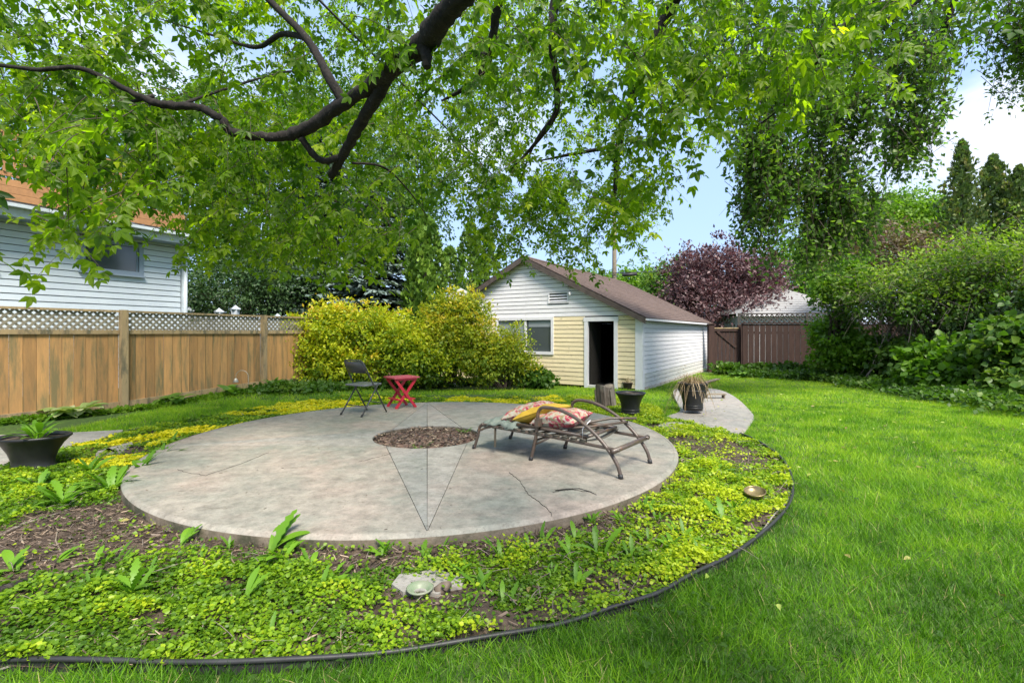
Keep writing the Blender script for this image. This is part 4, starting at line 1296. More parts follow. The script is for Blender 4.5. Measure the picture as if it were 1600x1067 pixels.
def plank(px0, px1, lab, w, th, zoff=.02, m='cutw'):
    a, b = G(*px0), G(*px1)
    return tag(MB().bar(a+Vector((0,0,zoff)), b+Vector((0,0,zoff+.01)), w, th).build('plank', M[m]), lab, 'plank')
plank((1088,604), (1122,595), 'weathered board lying against the foot of the garage side wall', .14, .03, .05)
def lowbench():
    g = G(1117, 627)
    root = thing('plant_stand', 'tiny low wooden plank stand behind the straw-filled pot', 'stand', (g.x, g.y, g.z+.045))
    MB().box((-.20,-.07,.09),(.20,.07,.11)).build('top', M['cutw'], root, world=False)
    for x in (-.18,.16): MB().box((x,-.06,0),(x+.02,.06,.0895)).build('leg', M['cutw'], root, world=False)
lowbench()
g = G(664, 944)
def broken_pot():
    root = thing('broken_pot', 'broken pale green pottery neck beside the half buried concrete piece', 'pottery', (g.x-.03, g.y+.03, g.z+.02))
    m = mat('green_glaze', (0.17,0.23,0.14), (0.24,0.24,0.18), 9, .45, .1)
    pr = [(.030,0),(.034,.015),(.05,.03),(.066,.045),(.060,.05),(.045,.036),(.028,.02)]
    MB().lathe(pr, 20).build('pot_neck', m, root, smooth=True, world=False)
    MB().tube([(.08,.02,.01),(.11,.03,.03),(.13,.02,.045),(.12,-.0,.03)], [.03,.028,.024,.012], 8).build('shard', mat('brown_shard',(0.17,0.13,0.10),None,8,.7,.2), root, smooth=True, world=False)
broken_pot()
# stick across the left bare earth, little things on the lawn and the patio
def stick(pts, r, lab, name='stick', z=.03, m='cutw'):
    P_ = [G(*p)+Vector((0,0,z)) for p in pts]
    return tag(MB().tube(P_, [r*(1-.6*i/(len(P_)-1)) for i in range(len(P_))], 6).build(name, M[m], None, smooth=True), lab, 'stick')
stick([(0,844),(35,826),(80,812),(120,798)], .012, 'longest dead stick at the left edge of the bare earth', m='bark')
stick([(0,935),(30,922),(75,905)], .03, 'dark piece of driftwood at the left edge among ground cover', m='bark2')
stick([(37,858),(33,846),(36,836)], .005, 'short upright pale twig on the bare earth at left')
stick([(95,870),(87,852),(90,835),(86,828)], .005, 'curved pale twig standing on the bare earth beside the weeds')
tw = [Vector(((px-800)/FPX*((CH-PZ)*FPX/(py-HZ)), (CH-PZ)*FPX/(py-HZ), PZ+.006)) for px, py in ((868,767),(885,765),(905,764),(922,769),(932,774))]
tag(MB().tube(tw, [.004,.004,.003,.003,.002], 5).build('stick', M['bark2']), 'thin dark curved twig lying on the concrete in front of the chaise', 'stick')
g = G(711, 605)
tag(MB().lathe([(.0,0),(.03,.01),(.04,.04),(.03,.07),(0,.08)], 12, tuple(g+Vector((0,0,.03)))).build('ball', M['trim'], None, smooth=True), 'tiny white ball lying in the grass before the golden bushes', 'ball')
g = G(1202, 575)
tag(MB().box((g.x-.06,g.y-.1,g.z),(g.x+.06,g.y+.0,g.z+.28)).build('short_post', M['latt']), 'short grey wooden peg at the foot of the brown fence', 'post')

# ---- utility pole and wires
def pole():
    x, y = 960-800, 30.0
    X = x/FPX*y
    root = thing('utility_pole', 'tall grey wooden utility pole rising behind the garage roof', 'utility pole', (X, y, -.2))
    MB().tube([(X,y,-.2),(X,y,10.5)], [.15,.12], 12).build('pole_shaft', M['cutw'], root, smooth=True)
    MB().box((X-1.1,y-.22,9.4),(X+1.1,y-.10,9.54)).build('crossarm', M['cutw'], root)
    for q in (-.95, .0, .95):
        MB().lathe([(.0,0),(.05,.0),(.03,.08),(.05,.1),(.02,.16),(0,.16)], 8, (X+q,y-.16,9.54)).build('insulator', M['blkp'], root, smooth=True)
    return X, y
PX_, PY_ = pole()
def wire(a, b, r, lab, sag=.0, name='power_line', extra=None):
    pts = []
    a, b = Vector(a), Vector(b)
    for i in range(25):
        t = i/24; p = a.lerp(b, t); p.z -= 4*sag*t*(1-t); pts.append(p)
    root = thing(name, lab, 'cable', tuple(a))
    MB().tube(pts, r, 5).build('cable', M['blkp'], root, smooth=True)
    if extra:
        for t in extra:
            p = a.lerp(b, t); p.z -= 4*sag*t*(1-t); d = (b-a).normalized()
            MB().tube([p-d*.45-Vector((0,0,.12)), p+d*.45-Vector((0,0,.12))], .1, 8).build('splice_case', M['blkp'], root, smooth=True)
    return root
wire((PX_, PY_-.2, 5.0), P(1700, 372, 26), .025, 'power line running right from the utility pole over the purple tree', .25, extra=(.035,))
wire((PX_, PY_-.2, 5.0), P(700, 440, 30), .022, 'power line running left from the utility pole behind the garage', .0, extra=(.28,))
wire((PX_, PY_-.2, 4.7), P(200, 405, 22), .014, 'upper of the thin lines running left past the spruces', .0)
wire((PX_, PY_-.2, 4.3), P(200, 425, 22), .014, 'lower of the thin lines running left past the spruces', .3)
wire(P(478, -20, 4.5), P(940, 445, 24), .013, 'black service cable slanting down through the maple leaves to the right', .0, 'service_cable')
wire(P(-60, 20, 5.0), P(700, 384, 22), .015, 'black twisted cable crossing the upper left through the leaves', .1, 'service_cable')
# ================================================================== leaf materials
def lc(*c): return c
M['maple_leaf'] = leafmat('box_elder_leaf', [(0,(0.028,0.075,0.008)),(.4,(0.085,0.16,0.008)),(.8,(0.19,0.28,0.010)),(1,(0.34,0.40,0.018))], .64, (2.0,2.2,.7))
M['elm_leaf'] = leafmat('elm_leaf', [(0,(0.05,0.10,0.026)),(.6,(0.10,0.18,0.038)),(1,(0.22,0.31,0.05))], .58, (1.5,1.8,.7))
M['elm_leaf2'] = leafmat('pale_elm_leaf', [(0,(0.06,0.13,0.02)),(1,(0.16,0.26,0.03))], .5, (1.5,1.8,.7))
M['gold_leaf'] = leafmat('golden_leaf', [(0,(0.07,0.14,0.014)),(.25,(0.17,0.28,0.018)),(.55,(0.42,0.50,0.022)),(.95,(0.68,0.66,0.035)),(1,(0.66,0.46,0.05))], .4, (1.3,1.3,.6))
M['goldgreen_leaf'] = leafmat('gold_green_leaf', [(0,(0.08,0.15,0.016)),(.4,(0.19,0.28,0.02)),(.75,(0.42,0.46,0.03)),(.96,(0.58,0.50,0.03)),(1,(0.62,0.50,0.05))], .4, (1.3,1.3,.6))
M['green_leaf'] = leafmat('mid_green_leaf', [(0,(0.04,0.09,0.015)),(.6,(0.07,0.15,0.02)),(1,(0.14,0.22,0.03))], .4)
M['bright_leaf'] = leafmat('bright_green_leaf', [(0,(0.07,0.16,0.012)),(.6,(0.13,0.25,0.018)),(1,(0.22,0.34,0.03))], .45)
M['arch_leaf'] = leafmat('arching_shrub_leaf', [(0,(0.035,0.085,0.012)),(.4,(0.09,0.18,0.016)),(1,(0.30,0.42,0.03))], .42)
M['dark_leaf'] = leafmat('dark_green_leaf', [(0,(0.025,0.06,0.022)),(.6,(0.055,0.11,0.038)),(1,(0.12,0.19,0.07))], .3)
M['plum_leaf'] = leafmat('purple_leaf', [(0,(0.07,0.042,0.046)),(.6,(0.14,0.082,0.086)),(1,(0.27,0.18,0.18))], .25, (1.4,.8,.9))
M['pink_leaf'] = leafmat('dusky_leaf', [(0,(0.10,0.07,0.05)),(.5,(0.16,0.10,0.075)),(.8,(0.14,0.17,0.05)),(1,(0.24,0.15,0.11))], .35)
M['cedar_leaf'] = leafmat('cedar_foliage', [(0,(0.06,0.13,0.02)),(.6,(0.13,0.24,0.03)),(1,(0.24,0.36,0.05))], .2)
M['cedar_dark'] = leafmat('dark_cedar_foliage', [(0,(0.07,0.12,0.035)),(.7,(0.14,0.20,0.06)),(1,(0.27,0.25,0.09))], .35)
M['spruce_leaf'] = leafmat('blue_spruce_foliage', [(0,(0.08,0.12,0.11)),(.6,(0.17,0.23,0.22)),(1,(0.30,0.37,0.36))], .1)
M['jenny_leaf'] = leafmat('creeping_leaf', [(0,(0.03,0.08,0.008)),(.4,(0.09,0.19,0.010)),(.75,(0.22,0.36,0.014)),(1,(0.42,0.50,0.020))], .4, (1.3,1.4,.6))
M['jenny_gold'] = leafmat('golden_creeping_leaf', [(0,(0.24,0.36,0.012)),(.4,(0.52,0.56,0.018)),(1,(0.80,0.72,0.03))], .4, (1.3,1.3,.6))
M['weed_leaf'] = leafmat('weed_leaf', [(0,(0.08,0.19,0.014)),(1,(0.18,0.36,0.025))], .4)
M['hosta_leaf'] = leafmat('hosta_leaf', [(0,(0.14,0.24,0.06)),(.6,(0.30,0.38,0.14)),(1,(0.52,0.54,0.32))], .35)
M['hosta_green'] = leafmat('green_hosta_leaf', [(0,(0.08,0.18,0.03)),(1,(0.18,0.32,0.05))], .35)
M['straw'] = leafmat('dead_grass', [(0,(0.24,0.15,0.08)),(1,(0.46,0.34,0.20))], .2)
M['grass'] = leafmat('grass_blade', [(0,(0.035,0.11,0.006)),(.3,(0.09,0.24,0.008)),(.6,(0.22,0.42,0.018)),(.97,(0.42,0.58,0.035)),(1,(0.46,0.38,0.18))], .4, (1.3,1.35,.6), rough=.5)
M['chip'] = leafmat('mulch_chip', [(0,(0.03,0.02,0.015)),(.5,(0.10,0.068,0.048)),(.85,(0.20,0.145,0.105)),(1,(0.42,0.32,0.23))], .0)
M['twig'] = mat('twig_bark', (0.09,0.065,0.05), (0.05,0.038,0.03), 20, .9, .2)
M['greytwig'] = mat('grey_twig', (0.24,0.20,0.17), (0.15,0.12,0.10), 20, .9, .2)
M['stemg'] = mat('green_stem', (0.10,0.16,0.03), None, 9, .7, 0)

UP = np.array([0,0,1.0])
def rdir(n):
    return norm(R.normal(size=(n,3)))

def ribbon(A, B, r0, r1, segs=1, sag=None, n=3):
    """thin three-sided sticks from A to B (arrays)"""
    k = len(A); d = norm(B-A); x = norm(np.cross(d, UP+.01)); y = np.cross(x, d)
    ts = np.linspace(0, 1, segs+1)
    V = []
    for t in ts:
        c = A + (B-A)*t
        if sag is not None: c = c + np.array([0,0,1])*(sag[:,None]*4*t*(1-t))
        r = r0 + (r1-r0)*t
        for a in range(n):
            V.append(c + (x*math.cos(2*PI*a/n) + y*math.sin(2*PI*a/n))*r)
    V = np.stack(V, 1)                       # k, (segs+1)*n, 3
    F = []
    for s in range(segs):
        for a in range(n):
            F.append((s*n+a, s*n+(a+1)%n, (s+1)*n+(a+1)%n, (s+1)*n+a))
    F = np.array(F)
    FF = (F[None] + (np.arange(k)*((segs+1)*n))[:,None,None]).reshape(-1,4)
    return V.reshape(-1,3), FF

def tree_root(name, lab, cat, base, group=None):
    return thing(name, lab, cat, tuple(base), 0, group)

def crown(root, blobs, nclump, per, T, size, m, spread=.22, bias='out', name='foliage', shell=.55, cv=.5, flat=.35, stems=0, stem_m=None, base=None, shift=0.0, droop=0.0, vtop=0.0):
    """leaves in clumps over ellipsoids. blobs: (centre, radii, weight)"""
    ws = np.array([b[2] if len(b) > 2 else b[1][0]*b[1][2] for b in blobs], float); ws /= ws.sum()
    pick = R.choice(len(blobs), nclump, p=ws)
    C = np.array([tuple(b[0]) for b in blobs])[pick]; Rd = np.array([b[1] for b in blobs])[pick]
    d = rdir(nclump)
    rr = shell + (1-shell)*R.random(nclump)**.7
    lump = 1 + .16*np.sin(d[:,0]*5+C[:,0]*3)*np.cos(d[:,2]*6+C[:,1]) + .10*R.normal(size=nclump)
    shoot = R.random(nclump) < .12
    rr = np.where(shoot, 1.0+.28*R.random(nclump), rr)
    cc = C + d*Rd*(rr*lump)[:,None]
    cc[:,2] += np.where(shoot & (d[:,2] > 0), .12*Rd[:,2], 0)
    keep = cc[:,2] > gz(cc[:,0], cc[:,1]) + .05
    cc, d, shoot = cc[keep], d[keep], shoot[keep]; nclump = len(cc)
    N = nclump*per
    sp = spread*np.repeat(np.where(shoot,.45,.6+.8*R.random(nclump)), per)[:,None]
    pos = np.repeat(cc, per, 0) + R.normal(size=(N,3))*sp*np.array([1,1,.75])
    pos[:,2] -= droop*R.random(N)*np.repeat(R.random(nclump), per)
    dd = np.repeat(d, per, 0)
    nrm = norm(dd*.5 + R.normal(size=(N,3))*.55 + UP*.6)
    dr = norm(dd*.6 + R.normal(size=(N,3))*.7 - UP*flat)
    cv_ = np.clip(np.repeat(R.random(nclump), per)*cv + R.random(N)*(1-cv) + shift + vtop*np.repeat(d[:,2], per), 0, 1)  # paler upper clumps, darker lower ones: light from above put into leaf colour
    g = pos[:,2] > gz(pos[:,0], pos[:,1]) + .01
    V, F, v = stamp(T, pos[g], dr[g], nrm[g], size*(.6+.8*R.random(g.sum())), cv_[g])
    if F.shape[1] == 3:
        o = npmesh(name, V, F, v, m, root); o['kind'] = 'stuff'
    if stems and base is not None:
        k = min(stems, nclump); idx = R.choice(nclump, k, replace=False)
        A = np.array([tuple(base)]*k) + R.normal(size=(k,3))*np.array([.12,.12,0]); Bq = cc[idx]
        V, F = ribbon(A, Bq, .014 if stem_m is None else .012, .004, 5, sag=-.08*np.linalg.norm(Bq-A, axis=1)*R.random(k)*-1)
        q = npmesh('branches', V, F, None, stem_m or M['twig'], root); q['kind'] = 'stuff'
    return cc

def limb(root, pts, rad, name='limb', m=None, n=10, jit=.0):
    pts = [Vector(p) for p in pts]; out = []; rr = []
    for i in range(len(pts)-1):
        p0,p1,p2,p3 = pts[max(i-1,0)],pts[i],pts[i+1],pts[min(i+2,len(pts)-1)]
        for s in range(8):
            t = s/8
            q = .5*((2*p1)+(p2-p0)*t+(2*p0-5*p1+4*p2-p3)*t*t+(-p0+3*p1-3*p2+p3)*t**3)
            r = rad[i]+(rad[i+1]-rad[i])*t
            out.append(q + Vector((random.gauss(0,1),random.gauss(0,1),random.gauss(0,1)))*r*jit); rr.append(r*(1+random.uniform(-.09,.09)))
    out.append(pts[-1]); rr.append(rad[-1])
    return MB().tube(out, rr, n+4, rough=.075).build(name, m or M['bark2'], root, smooth=True)

def PP(px, py, Y): return P(px, py, Y)
def blob(px, py, Y, rx, rz, ry=None, w=None):
    """centre at a place, radii given in photo pixels at that distance"""
    c = P(px, py, Y); a = rx/FPX*Y; b = rz/FPX*Y; d = ry if ry else a*.8
    return (c, (a, d, b)) if w is None else (c, (a, d, b), w)

# ================================================================== background trees and bushes
def tree(name, lab, cat, blobs, base, trunk_r, nclump, per, T, size, m, **k):
    root = tree_root(name, lab, cat, base)
    c = blobs[0][0]
    b = Vector(base)
    top = Vector((c[0], c[1], c[2]))
    MB().tube([b-Vector((0,0,.1)), b.lerp(top,.3)+Vector((.05,0,0)), b.lerp(top,.7), top], [trunk_r, trunk_r*.8, trunk_r*.5, trunk_r*.2], 8).build('trunk', M['bark'], root, smooth=True)
    kk = dict(stems=40, base=b.lerp(top,.45)); kk.update(k)
    crown(root, blobs, nclump, per, T, size, m, **kk)
    return root

tree('ash_tree', 'large green tree behind the roof deck of the pale blue house', 'tree', [blob(60,270,20,160,90), blob(-80,230,22,160,110), blob(190,250,21,110,80)], (-18,21,0), .3, 900, 22, T_simple, .20, M['green_leaf'], spread=.4)
tree('leafy_tree', 'big dark green leafy tree between the blue house and the blue spruce', 'tree', [blob(370,330,20,100,110), blob(330,230,21,110,90), blob(440,250,22,90,110), blob(400,420,19,110,50)], (-11,20.5,0), .3, 1300, 24, T_simple, .17, M['green_leaf'], spread=.38, shift=-.1)
tree('shade_tree', 'tall green tree filling the gap behind the middle of the maple canopy', 'tree', [blob(560,230,26,90,120), blob(640,290,27,70,90), blob(590,330,25,90,80)], (-8,26,0), .3, 1000, 22, T_simple, .20, M['green_leaf'], spread=.45)
tree('dark_bush', 'dark green mounded bush behind the lattice fence', 'bush', [blob(360,455,15,80,52), blob(450,450,15.5,60,50), blob(310,470,14.5,40,38)], (-7.6,15,0), .08, 620, 30, T_simple, .10, M['dark_leaf'], spread=.22)
def spruce(lab, px, base_y, Y, top, halfw, n, m, droopy=.25, T=T_simple, ls=.22):
    root = tree_root('blue_spruce', lab, 'spruce tree', (P(px,0,Y).x, Y, 0))
    c = P(px, 0, Y); x, y = c.x, Y
    zt = P(px, top, Y).z; W = halfw/FPX*Y
    MB().tube([(x,y,-.1),(x,y,zt*.5),(x,y,zt)], [.16,.1,.02], 8).build('trunk', M['bark2'], root, smooth=True)
    zs = .5 + (zt-.6)*R.random(n)**1.0
    lev = np.round(zs/.28)*.28 + R.normal(size=n)*.04
    a = R.random(n)*2*PI
    Lr = W*np.clip((zt-lev)/zt,0,1)**.75*(.75+.35*R.random(n)) + .1
    A = np.stack([np.full(n,x), np.full(n,y), lev],1); D = np.stack([np.cos(a), np.sin(a), np.full(n,-.12)],1)
    Bq = A + D*Lr[:,None]
    V, F = ribbon(A, Bq, .02, .005, 1)
    q = npmesh('branches', V, F, None, M['bark2'], root); q['kind'] = 'stuff'
    per = 46
    t = .15+.85*R.random((n,per))**.8
    pos = A[:,None]+(Bq-A)[:,None]*t[...,None]
    side = np.stack([-np.sin(a), np.cos(a), np.zeros(n)],1)
    s = (R.random((n,per))-.5)*2*(.30*Lr[:,None]*(1.1-t)+.05)
    pos = pos + side[:,None]*s[...,None]; pos[...,2] -= np.abs(s)*.35 + R.random((n,per))*.06
    dr = D[:,None]*1.0 + side[:,None]*np.sign(s)[...,None]*.8 - UP*.15 + R.normal(size=(n,per,3))*.25
    nn = UP + R.normal(size=(n,per,3))*.35
    v = np.clip(.15+.7*t*R.random((n,per))+.2*R.random((n,per)),0,1)
    V, F, v = stamp(T, pos.reshape(-1,3), dr.reshape(-1,3), nn.reshape(-1,3), ls*(.7+.6*R.random(n*per)), v.ravel())
    o = npmesh('needles', V, F, v, m, root); o['kind'] = 'stuff'
spruce('tall blue-grey spruce with layered boughs behind the golden bushes', 505, 0, 17, 190, 110, 520, M['spruce_leaf'])
spruce('broader blue spruce right of the tall one, lower boughs over the golden bushes', 590, 0, 16, 300, 115, 460, M['spruce_leaf'])
def cedarcol(lab, px, Y, top, halfw, n, m, bot=0.1, power=.5, name='columnar_cedar', tips=0):
    c = P(px, 0, Y); x, y = c.x, Y
    root = tree_root(name, lab, 'cedar tree', (x, y, -.2))
    zt = P(px, top, Y).z; W = halfw/FPX*Y
    MB().tube([(x,y,-.3),(x,y,zt*.6),(x,y,zt*.97)], [.12,.07,.01], 7).build('trunk', M['bark2'], root, smooth=True)
    z = bot+(zt-bot)*R.random(n)**.9; a = R.random(n)*2*PI
    h = np.clip((zt-z)/(zt-bot),0,1)
    prof = np.clip(h*3.2,0,1)**power*(1-.15*(h>.85)*(h-.85)/.15)
    lump = 1+.16*np.sin(a*3+z*2.1)+.14*np.sin(a*5-z*3.7)+.10*R.normal(size=n)
    r = W*prof*lump*(.72+.28*R.random(n)**.5)
    if 'ragged' in name: r = W*np.clip(h*1.5,0,1)**.8*(.25+.95*R.random(n))*(.55+.6*np.abs(np.sin(a*2.5+z*2.3)*np.sin(z*4.1+a)))*1.15
    pos = np.stack([x+r*np.cos(a), y+r*np.sin(a), z],1)
    out = np.stack([np.cos(a), np.sin(a), np.zeros(n)],1)
    dr = UP*1.0 + out*.55 + R.normal(size=(n,3))*.35
    nn = out + R.normal(size=(n,3))*.5
    v = np.clip(.5+.35*np.sin(a*4+z*5)*np.sin(z*3.3)+.3*R.normal(size=n)*.6,0,1)
    V, F, v = stamp(T_cedar, pos, dr, nn, .17*(.6+.8*R.random(n)), v)
    o = npmesh('foliage', V, F, v, m, root); o['kind'] = 'stuff'
cedarcol('bright green column-shaped cedar just left of the garage gable, nearest of the cedars', 664, 14.8, 340, 27, 4200, M['cedar_leaf'])
cedarcol('slim pointed cedar between the bright column cedar and the wide pair', 703, 21, 388, 17, 1800, M['cedar_leaf'])
cedarcol('left one of the two cedars grown together beside the garage peak', 735, 20, 350, 20, 2400, M['cedar_leaf'])
cedarcol('right one of the two cedars grown together beside the garage peak', 758, 20.3, 358, 20, 2400, M['cedar_leaf'])
cedarcol('thin ragged cedar with a spindly top, left of the right-hand pair', 1503, 20, 222, 38, 3600, M['cedar_dark'], bot=3, power=1.0, name='ragged_cedar')
cedarcol('broad dark cedar near the right edge, fullest of the ragged ones', 1552, 20.5, 245, 48, 4600, M['cedar_dark'], bot=3, power=.8, name='ragged_cedar')
cedarcol('dark cedar cut off by the right edge of the picture', 1592, 19.5, 262, 46, 4000, M['cedar_dark'], bot=3, power=.9, name='ragged_cedar')

tree('far_tree', 'pale green tree right behind the utility pole', 'tree', [blob(985,452,44,40,26), blob(905,448,46,40,20)], (11.5,45,-.2), .3, 300, 22, T_simple, .36, M['bright_leaf'], spread=.55)
tree('far_tree', 'grey-green tree between the utility pole and the purple tree', 'tree', [blob(1045,448,38,36,34), blob(1075,470,36,30,30)], (13,37,-.2), .3, 340, 22, T_simple, .30, M['green_leaf'], spread=.5, shift=.25)
tree('plum_tree', 'dark purple-leaved tree behind the garage and gate', 'tree', [blob(1130,428,25,62,42), blob(1082,438,25,36,42), blob(1178,445,25,44,38), blob(1130,480,24.5,85,40), blob(1200,470,25,26,30)], (11,25,-.2), .22, 1150, 26, T_simple, .17, M['plum_leaf'], spread=.32, flat=-.3)
tree('far_tree', 'light green tree showing between the purple tree and the weeping branches', 'tree', [blob(1245,430,32,46,44), blob(1290,400,33,40,40)], (20,32,-.2), .25, 420, 22, T_simple, .26, M['bright_leaf'], spread=.5)
tree('willow_tree', 'rounded yellow-green tree with feathery top beyond the right shrubs', 'tree', [blob(1375,352,30,48,34), blob(1440,350,30,50,36), blob(1400,330,31,50,22)], (24,30,-.2), .3, 620, 26, T_simple, .24, M['bright_leaf'], spread=.42, shift=.15, flat=.8)
tree('flowering_shrub', 'brownish pink leafy tree under the feathery yellow-green one', 'tree', [blob(1385,395,20,55,42), blob(1450,405,20,45,36), blob(1330,420,20,36,30)], (16,20,-.2), .12, 520, 24, T_simple, .14, M['pink_leaf'], spread=.3)

# ================================================================== golden bushes
def bush(name, lab, blobs, base, nclump, per, T, size, m, **k):
    root = tree_root(name, lab, 'bush', base)
    kk = dict(stems=90, base=base, shell=.35, spread=.13, flat=.1, cv=.65); kk.update(k)
    crown(root, blobs, nclump, per, T, size, m, **kk)
    return root
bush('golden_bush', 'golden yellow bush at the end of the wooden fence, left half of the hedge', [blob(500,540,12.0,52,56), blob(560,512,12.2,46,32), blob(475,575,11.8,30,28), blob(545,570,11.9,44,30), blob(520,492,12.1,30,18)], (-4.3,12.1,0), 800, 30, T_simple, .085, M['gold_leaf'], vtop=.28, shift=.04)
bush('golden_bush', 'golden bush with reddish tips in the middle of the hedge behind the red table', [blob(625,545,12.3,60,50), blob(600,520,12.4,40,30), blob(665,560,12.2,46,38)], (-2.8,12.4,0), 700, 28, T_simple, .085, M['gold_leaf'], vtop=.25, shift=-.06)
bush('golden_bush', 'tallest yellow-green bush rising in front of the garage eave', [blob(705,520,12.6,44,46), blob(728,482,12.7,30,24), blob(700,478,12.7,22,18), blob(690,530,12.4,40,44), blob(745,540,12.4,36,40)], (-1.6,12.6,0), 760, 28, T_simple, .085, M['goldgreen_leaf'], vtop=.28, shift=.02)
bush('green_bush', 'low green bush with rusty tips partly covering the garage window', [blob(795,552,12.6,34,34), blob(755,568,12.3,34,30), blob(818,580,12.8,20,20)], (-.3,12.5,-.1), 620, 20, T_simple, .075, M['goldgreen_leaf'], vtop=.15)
bush('low_plant', 'low leafy green plant against the yellow siding left of the door', [blob(838,592,12.7,26,10)], (.6,12.8,-.17), 120, 14, T_wide, .10, M['green_leaf'], spread=.08, stems=20)
# the dark understory along the foot of the hedge
def floorplants(name, lab, path, n, hgt, T, size, m, width=.35):
    pts = np.array([tuple(G(*p)) for p in path]); k = R.integers(0, len(pts)-1, n); t = R.random(n)
    c = pts[k]+(pts[k+1]-pts[k])*t[:,None]
    c[:,:2] += R.normal(size=(n,2))*width*.5
    hmap = .25+.75*fnoise(c[:,0], c[:,1], 1.6)**1.0
    c[:,2] = gz(c[:,0], c[:,1]) + R.random(n)**.7*hgt*hmap*1.3
    dr = norm(R.normal(size=(n,3))*.8 + np.array([0,-.3,.2])); nn = UP+R.normal(size=(n,3))*.4
    v = np.clip(vnoise(c[:,0],c[:,1],2.2)*.8+.4*R.random(n)-.1,0,1)
    V, F, v = stamp(T_broad if n > 4000 else T, c, dr, nn, size*(.5+R.random(n)), v)
    o = npmesh(name, V, F, v, m); tag(o, lab, 'ground plants', kind='stuff'); return o
floorplants('ground_cover', 'low dark leafy plants along the foot of the golden hedge', [(420,612),(480,612),(560,607),(640,605),(720,602),(790,600),(850,600)], 8000, .17, T_wide, .08, M['green_leaf'], .40)
floorplants('ground_cover', 'small grey-green leaves spreading along the foot of the wooden fence', [(0,664),(60,658),(130,650),(200,643),(260,635),(330,623),(400,613),(440,609)], 4100, .07, T_wide, .05, M['bright_leaf'], .14)
floorplants('ground_cover', 'pale leaved ground cover under the right hand shrubs', [(1160,588),(1230,592),(1300,596),(1350,605),(1400,612),(1450,622),(1520,632),(1620,655)], 9000, .30, T_wide, .085, M['green_leaf'], .6)
floorplants('ground_cover', 'leafy weeds at the foot of the brown gate and picket fence', [(1125,586),(1160,586),(1220,588),(1280,590)], 2600, .42, T_wide, .12, M['green_leaf'], .4)

# ================================================================== right hand shrubs
def rshrubs():
    # arching shrub with bare grey stems under a bright leafy top
    base = (12.2, 13.8, -.2)
    root = tree_root('arching_shrub', 'huge arching green shrub with a tangle of bare grey stems, right side', 'bush', base)
    bl = [blob(1395,455,13.6,85,36,1.3), blob(1480,430,13.2,80,48,1.3), blob(1560,420,12.6,80,60,1.3), blob(1330,470,14.2,40,24,1.0), blob(1500,480,12.8,110,40,1.4), blob(1620,460,12,60,70,1.2)]
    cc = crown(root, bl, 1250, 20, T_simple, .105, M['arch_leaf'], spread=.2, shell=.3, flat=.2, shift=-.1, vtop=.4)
    k = 420; idx = R.choice(len(cc), k)
    A = np.array(base)+R.normal(size=(k,3))*np.array([.9,.5,.0]); A[:,2] += .1
    B_ = cc[idx]
    V, F = ribbon(A, B_, .016, .004, 7, sag=.16*np.linalg.norm(B_-A,axis=1)*(.4+R.random(k)))
    o = npmesh('stems', V, F, None, M['greytwig'], root); o['kind'] = 'stuff'
    # fine twig tangle hanging under the leaves
    k = 900; idx = R.choice(len(cc), k); A = cc[idx]; B_ = A + norm(np.array([-.7,-.1,-.35])+R.normal(size=(k,3))*.6)*(.4+.6*R.random(k))[:,None]
    V, F = ribbon(A, B_, .006, .002, 3, sag=.1*R.random(k))
    o = npmesh('twigs', V, F, None, M['greytwig'], root); o['kind'] = 'stuff'
rshrubs()
bush('dark_shrub', 'shadowy dark green undergrowth below the arching shrub at right', [blob(1530,525,12.6,70,34,1.0), blob(1590,510,11.8,60,50,1.0)], (12,13,-.2), 560, 20, T_simple, .10, M['dark_leaf'], shift=.1)
bush('maple_bush', 'bright green low bush leaning over the brown fence', [blob(1325,550,14.8,42,32,.9), blob(1300,520,15.2,24,22,.7), blob(1350,570,14.5,30,20,.8)], (10.5,14.9,-.2), 480, 18, T_wide, .11, M['bright_leaf'], shift=-.15, flat=.0)
tree('small_maple', 'light yellow-green sapling in front of the pale garage roof', 'tree', [blob(1300,452,14.5,24,22,.6), blob(1325,430,14.6,26,24,.6)], (10.3,15.1,-.2), .04, 200, 16, T_wide, .11, M['bright_leaf'], spread=.14)
bush('leafy_shrub', 'dark broad-leaved plant between the low bright bush and the raspberry canes', [blob(1415,560,13.2,30,26,.6)], (10.9,13.3,-.2), 240, 16, T_wide, .12, M['green_leaf'], spread=.13)
bush('raspberry_bush', 'broad bright green leaved bush at the lawn edge, left of the ferny one', [blob(1475,575,11.0,38,34,.6), blob(1500,600,10.4,44,26,.6), blob(1450,600,11.2,26,20,.5)], (9.6,10.9,-.2), 430, 16, T_wide, .14, M['bright_leaf'], shift=-.25, spread=.14, flat=.2)
bush('ferny_bush', 'mid green feathery bush with long thin stems, second from the right edge', [blob(1535,580,10.4,40,40,.6), blob(1560,610,9.8,36,22,.6)], (10.4,10.5,-.2), 420, 20, T_simple, .09, M['green_leaf'], shift=.1, spread=.14, stems=110)
bush('raspberry_bush', 'tall leafy bush cut off by the right edge above the lawn', [blob(1590,560,9.6,44,52,.6), blob(1610,620,9.0,50,30,.6)], (10.2,9.6,-.1), 520, 16, T_wide, .13, M['green_leaf'], shift=.15, spread=.15, flat=.2)

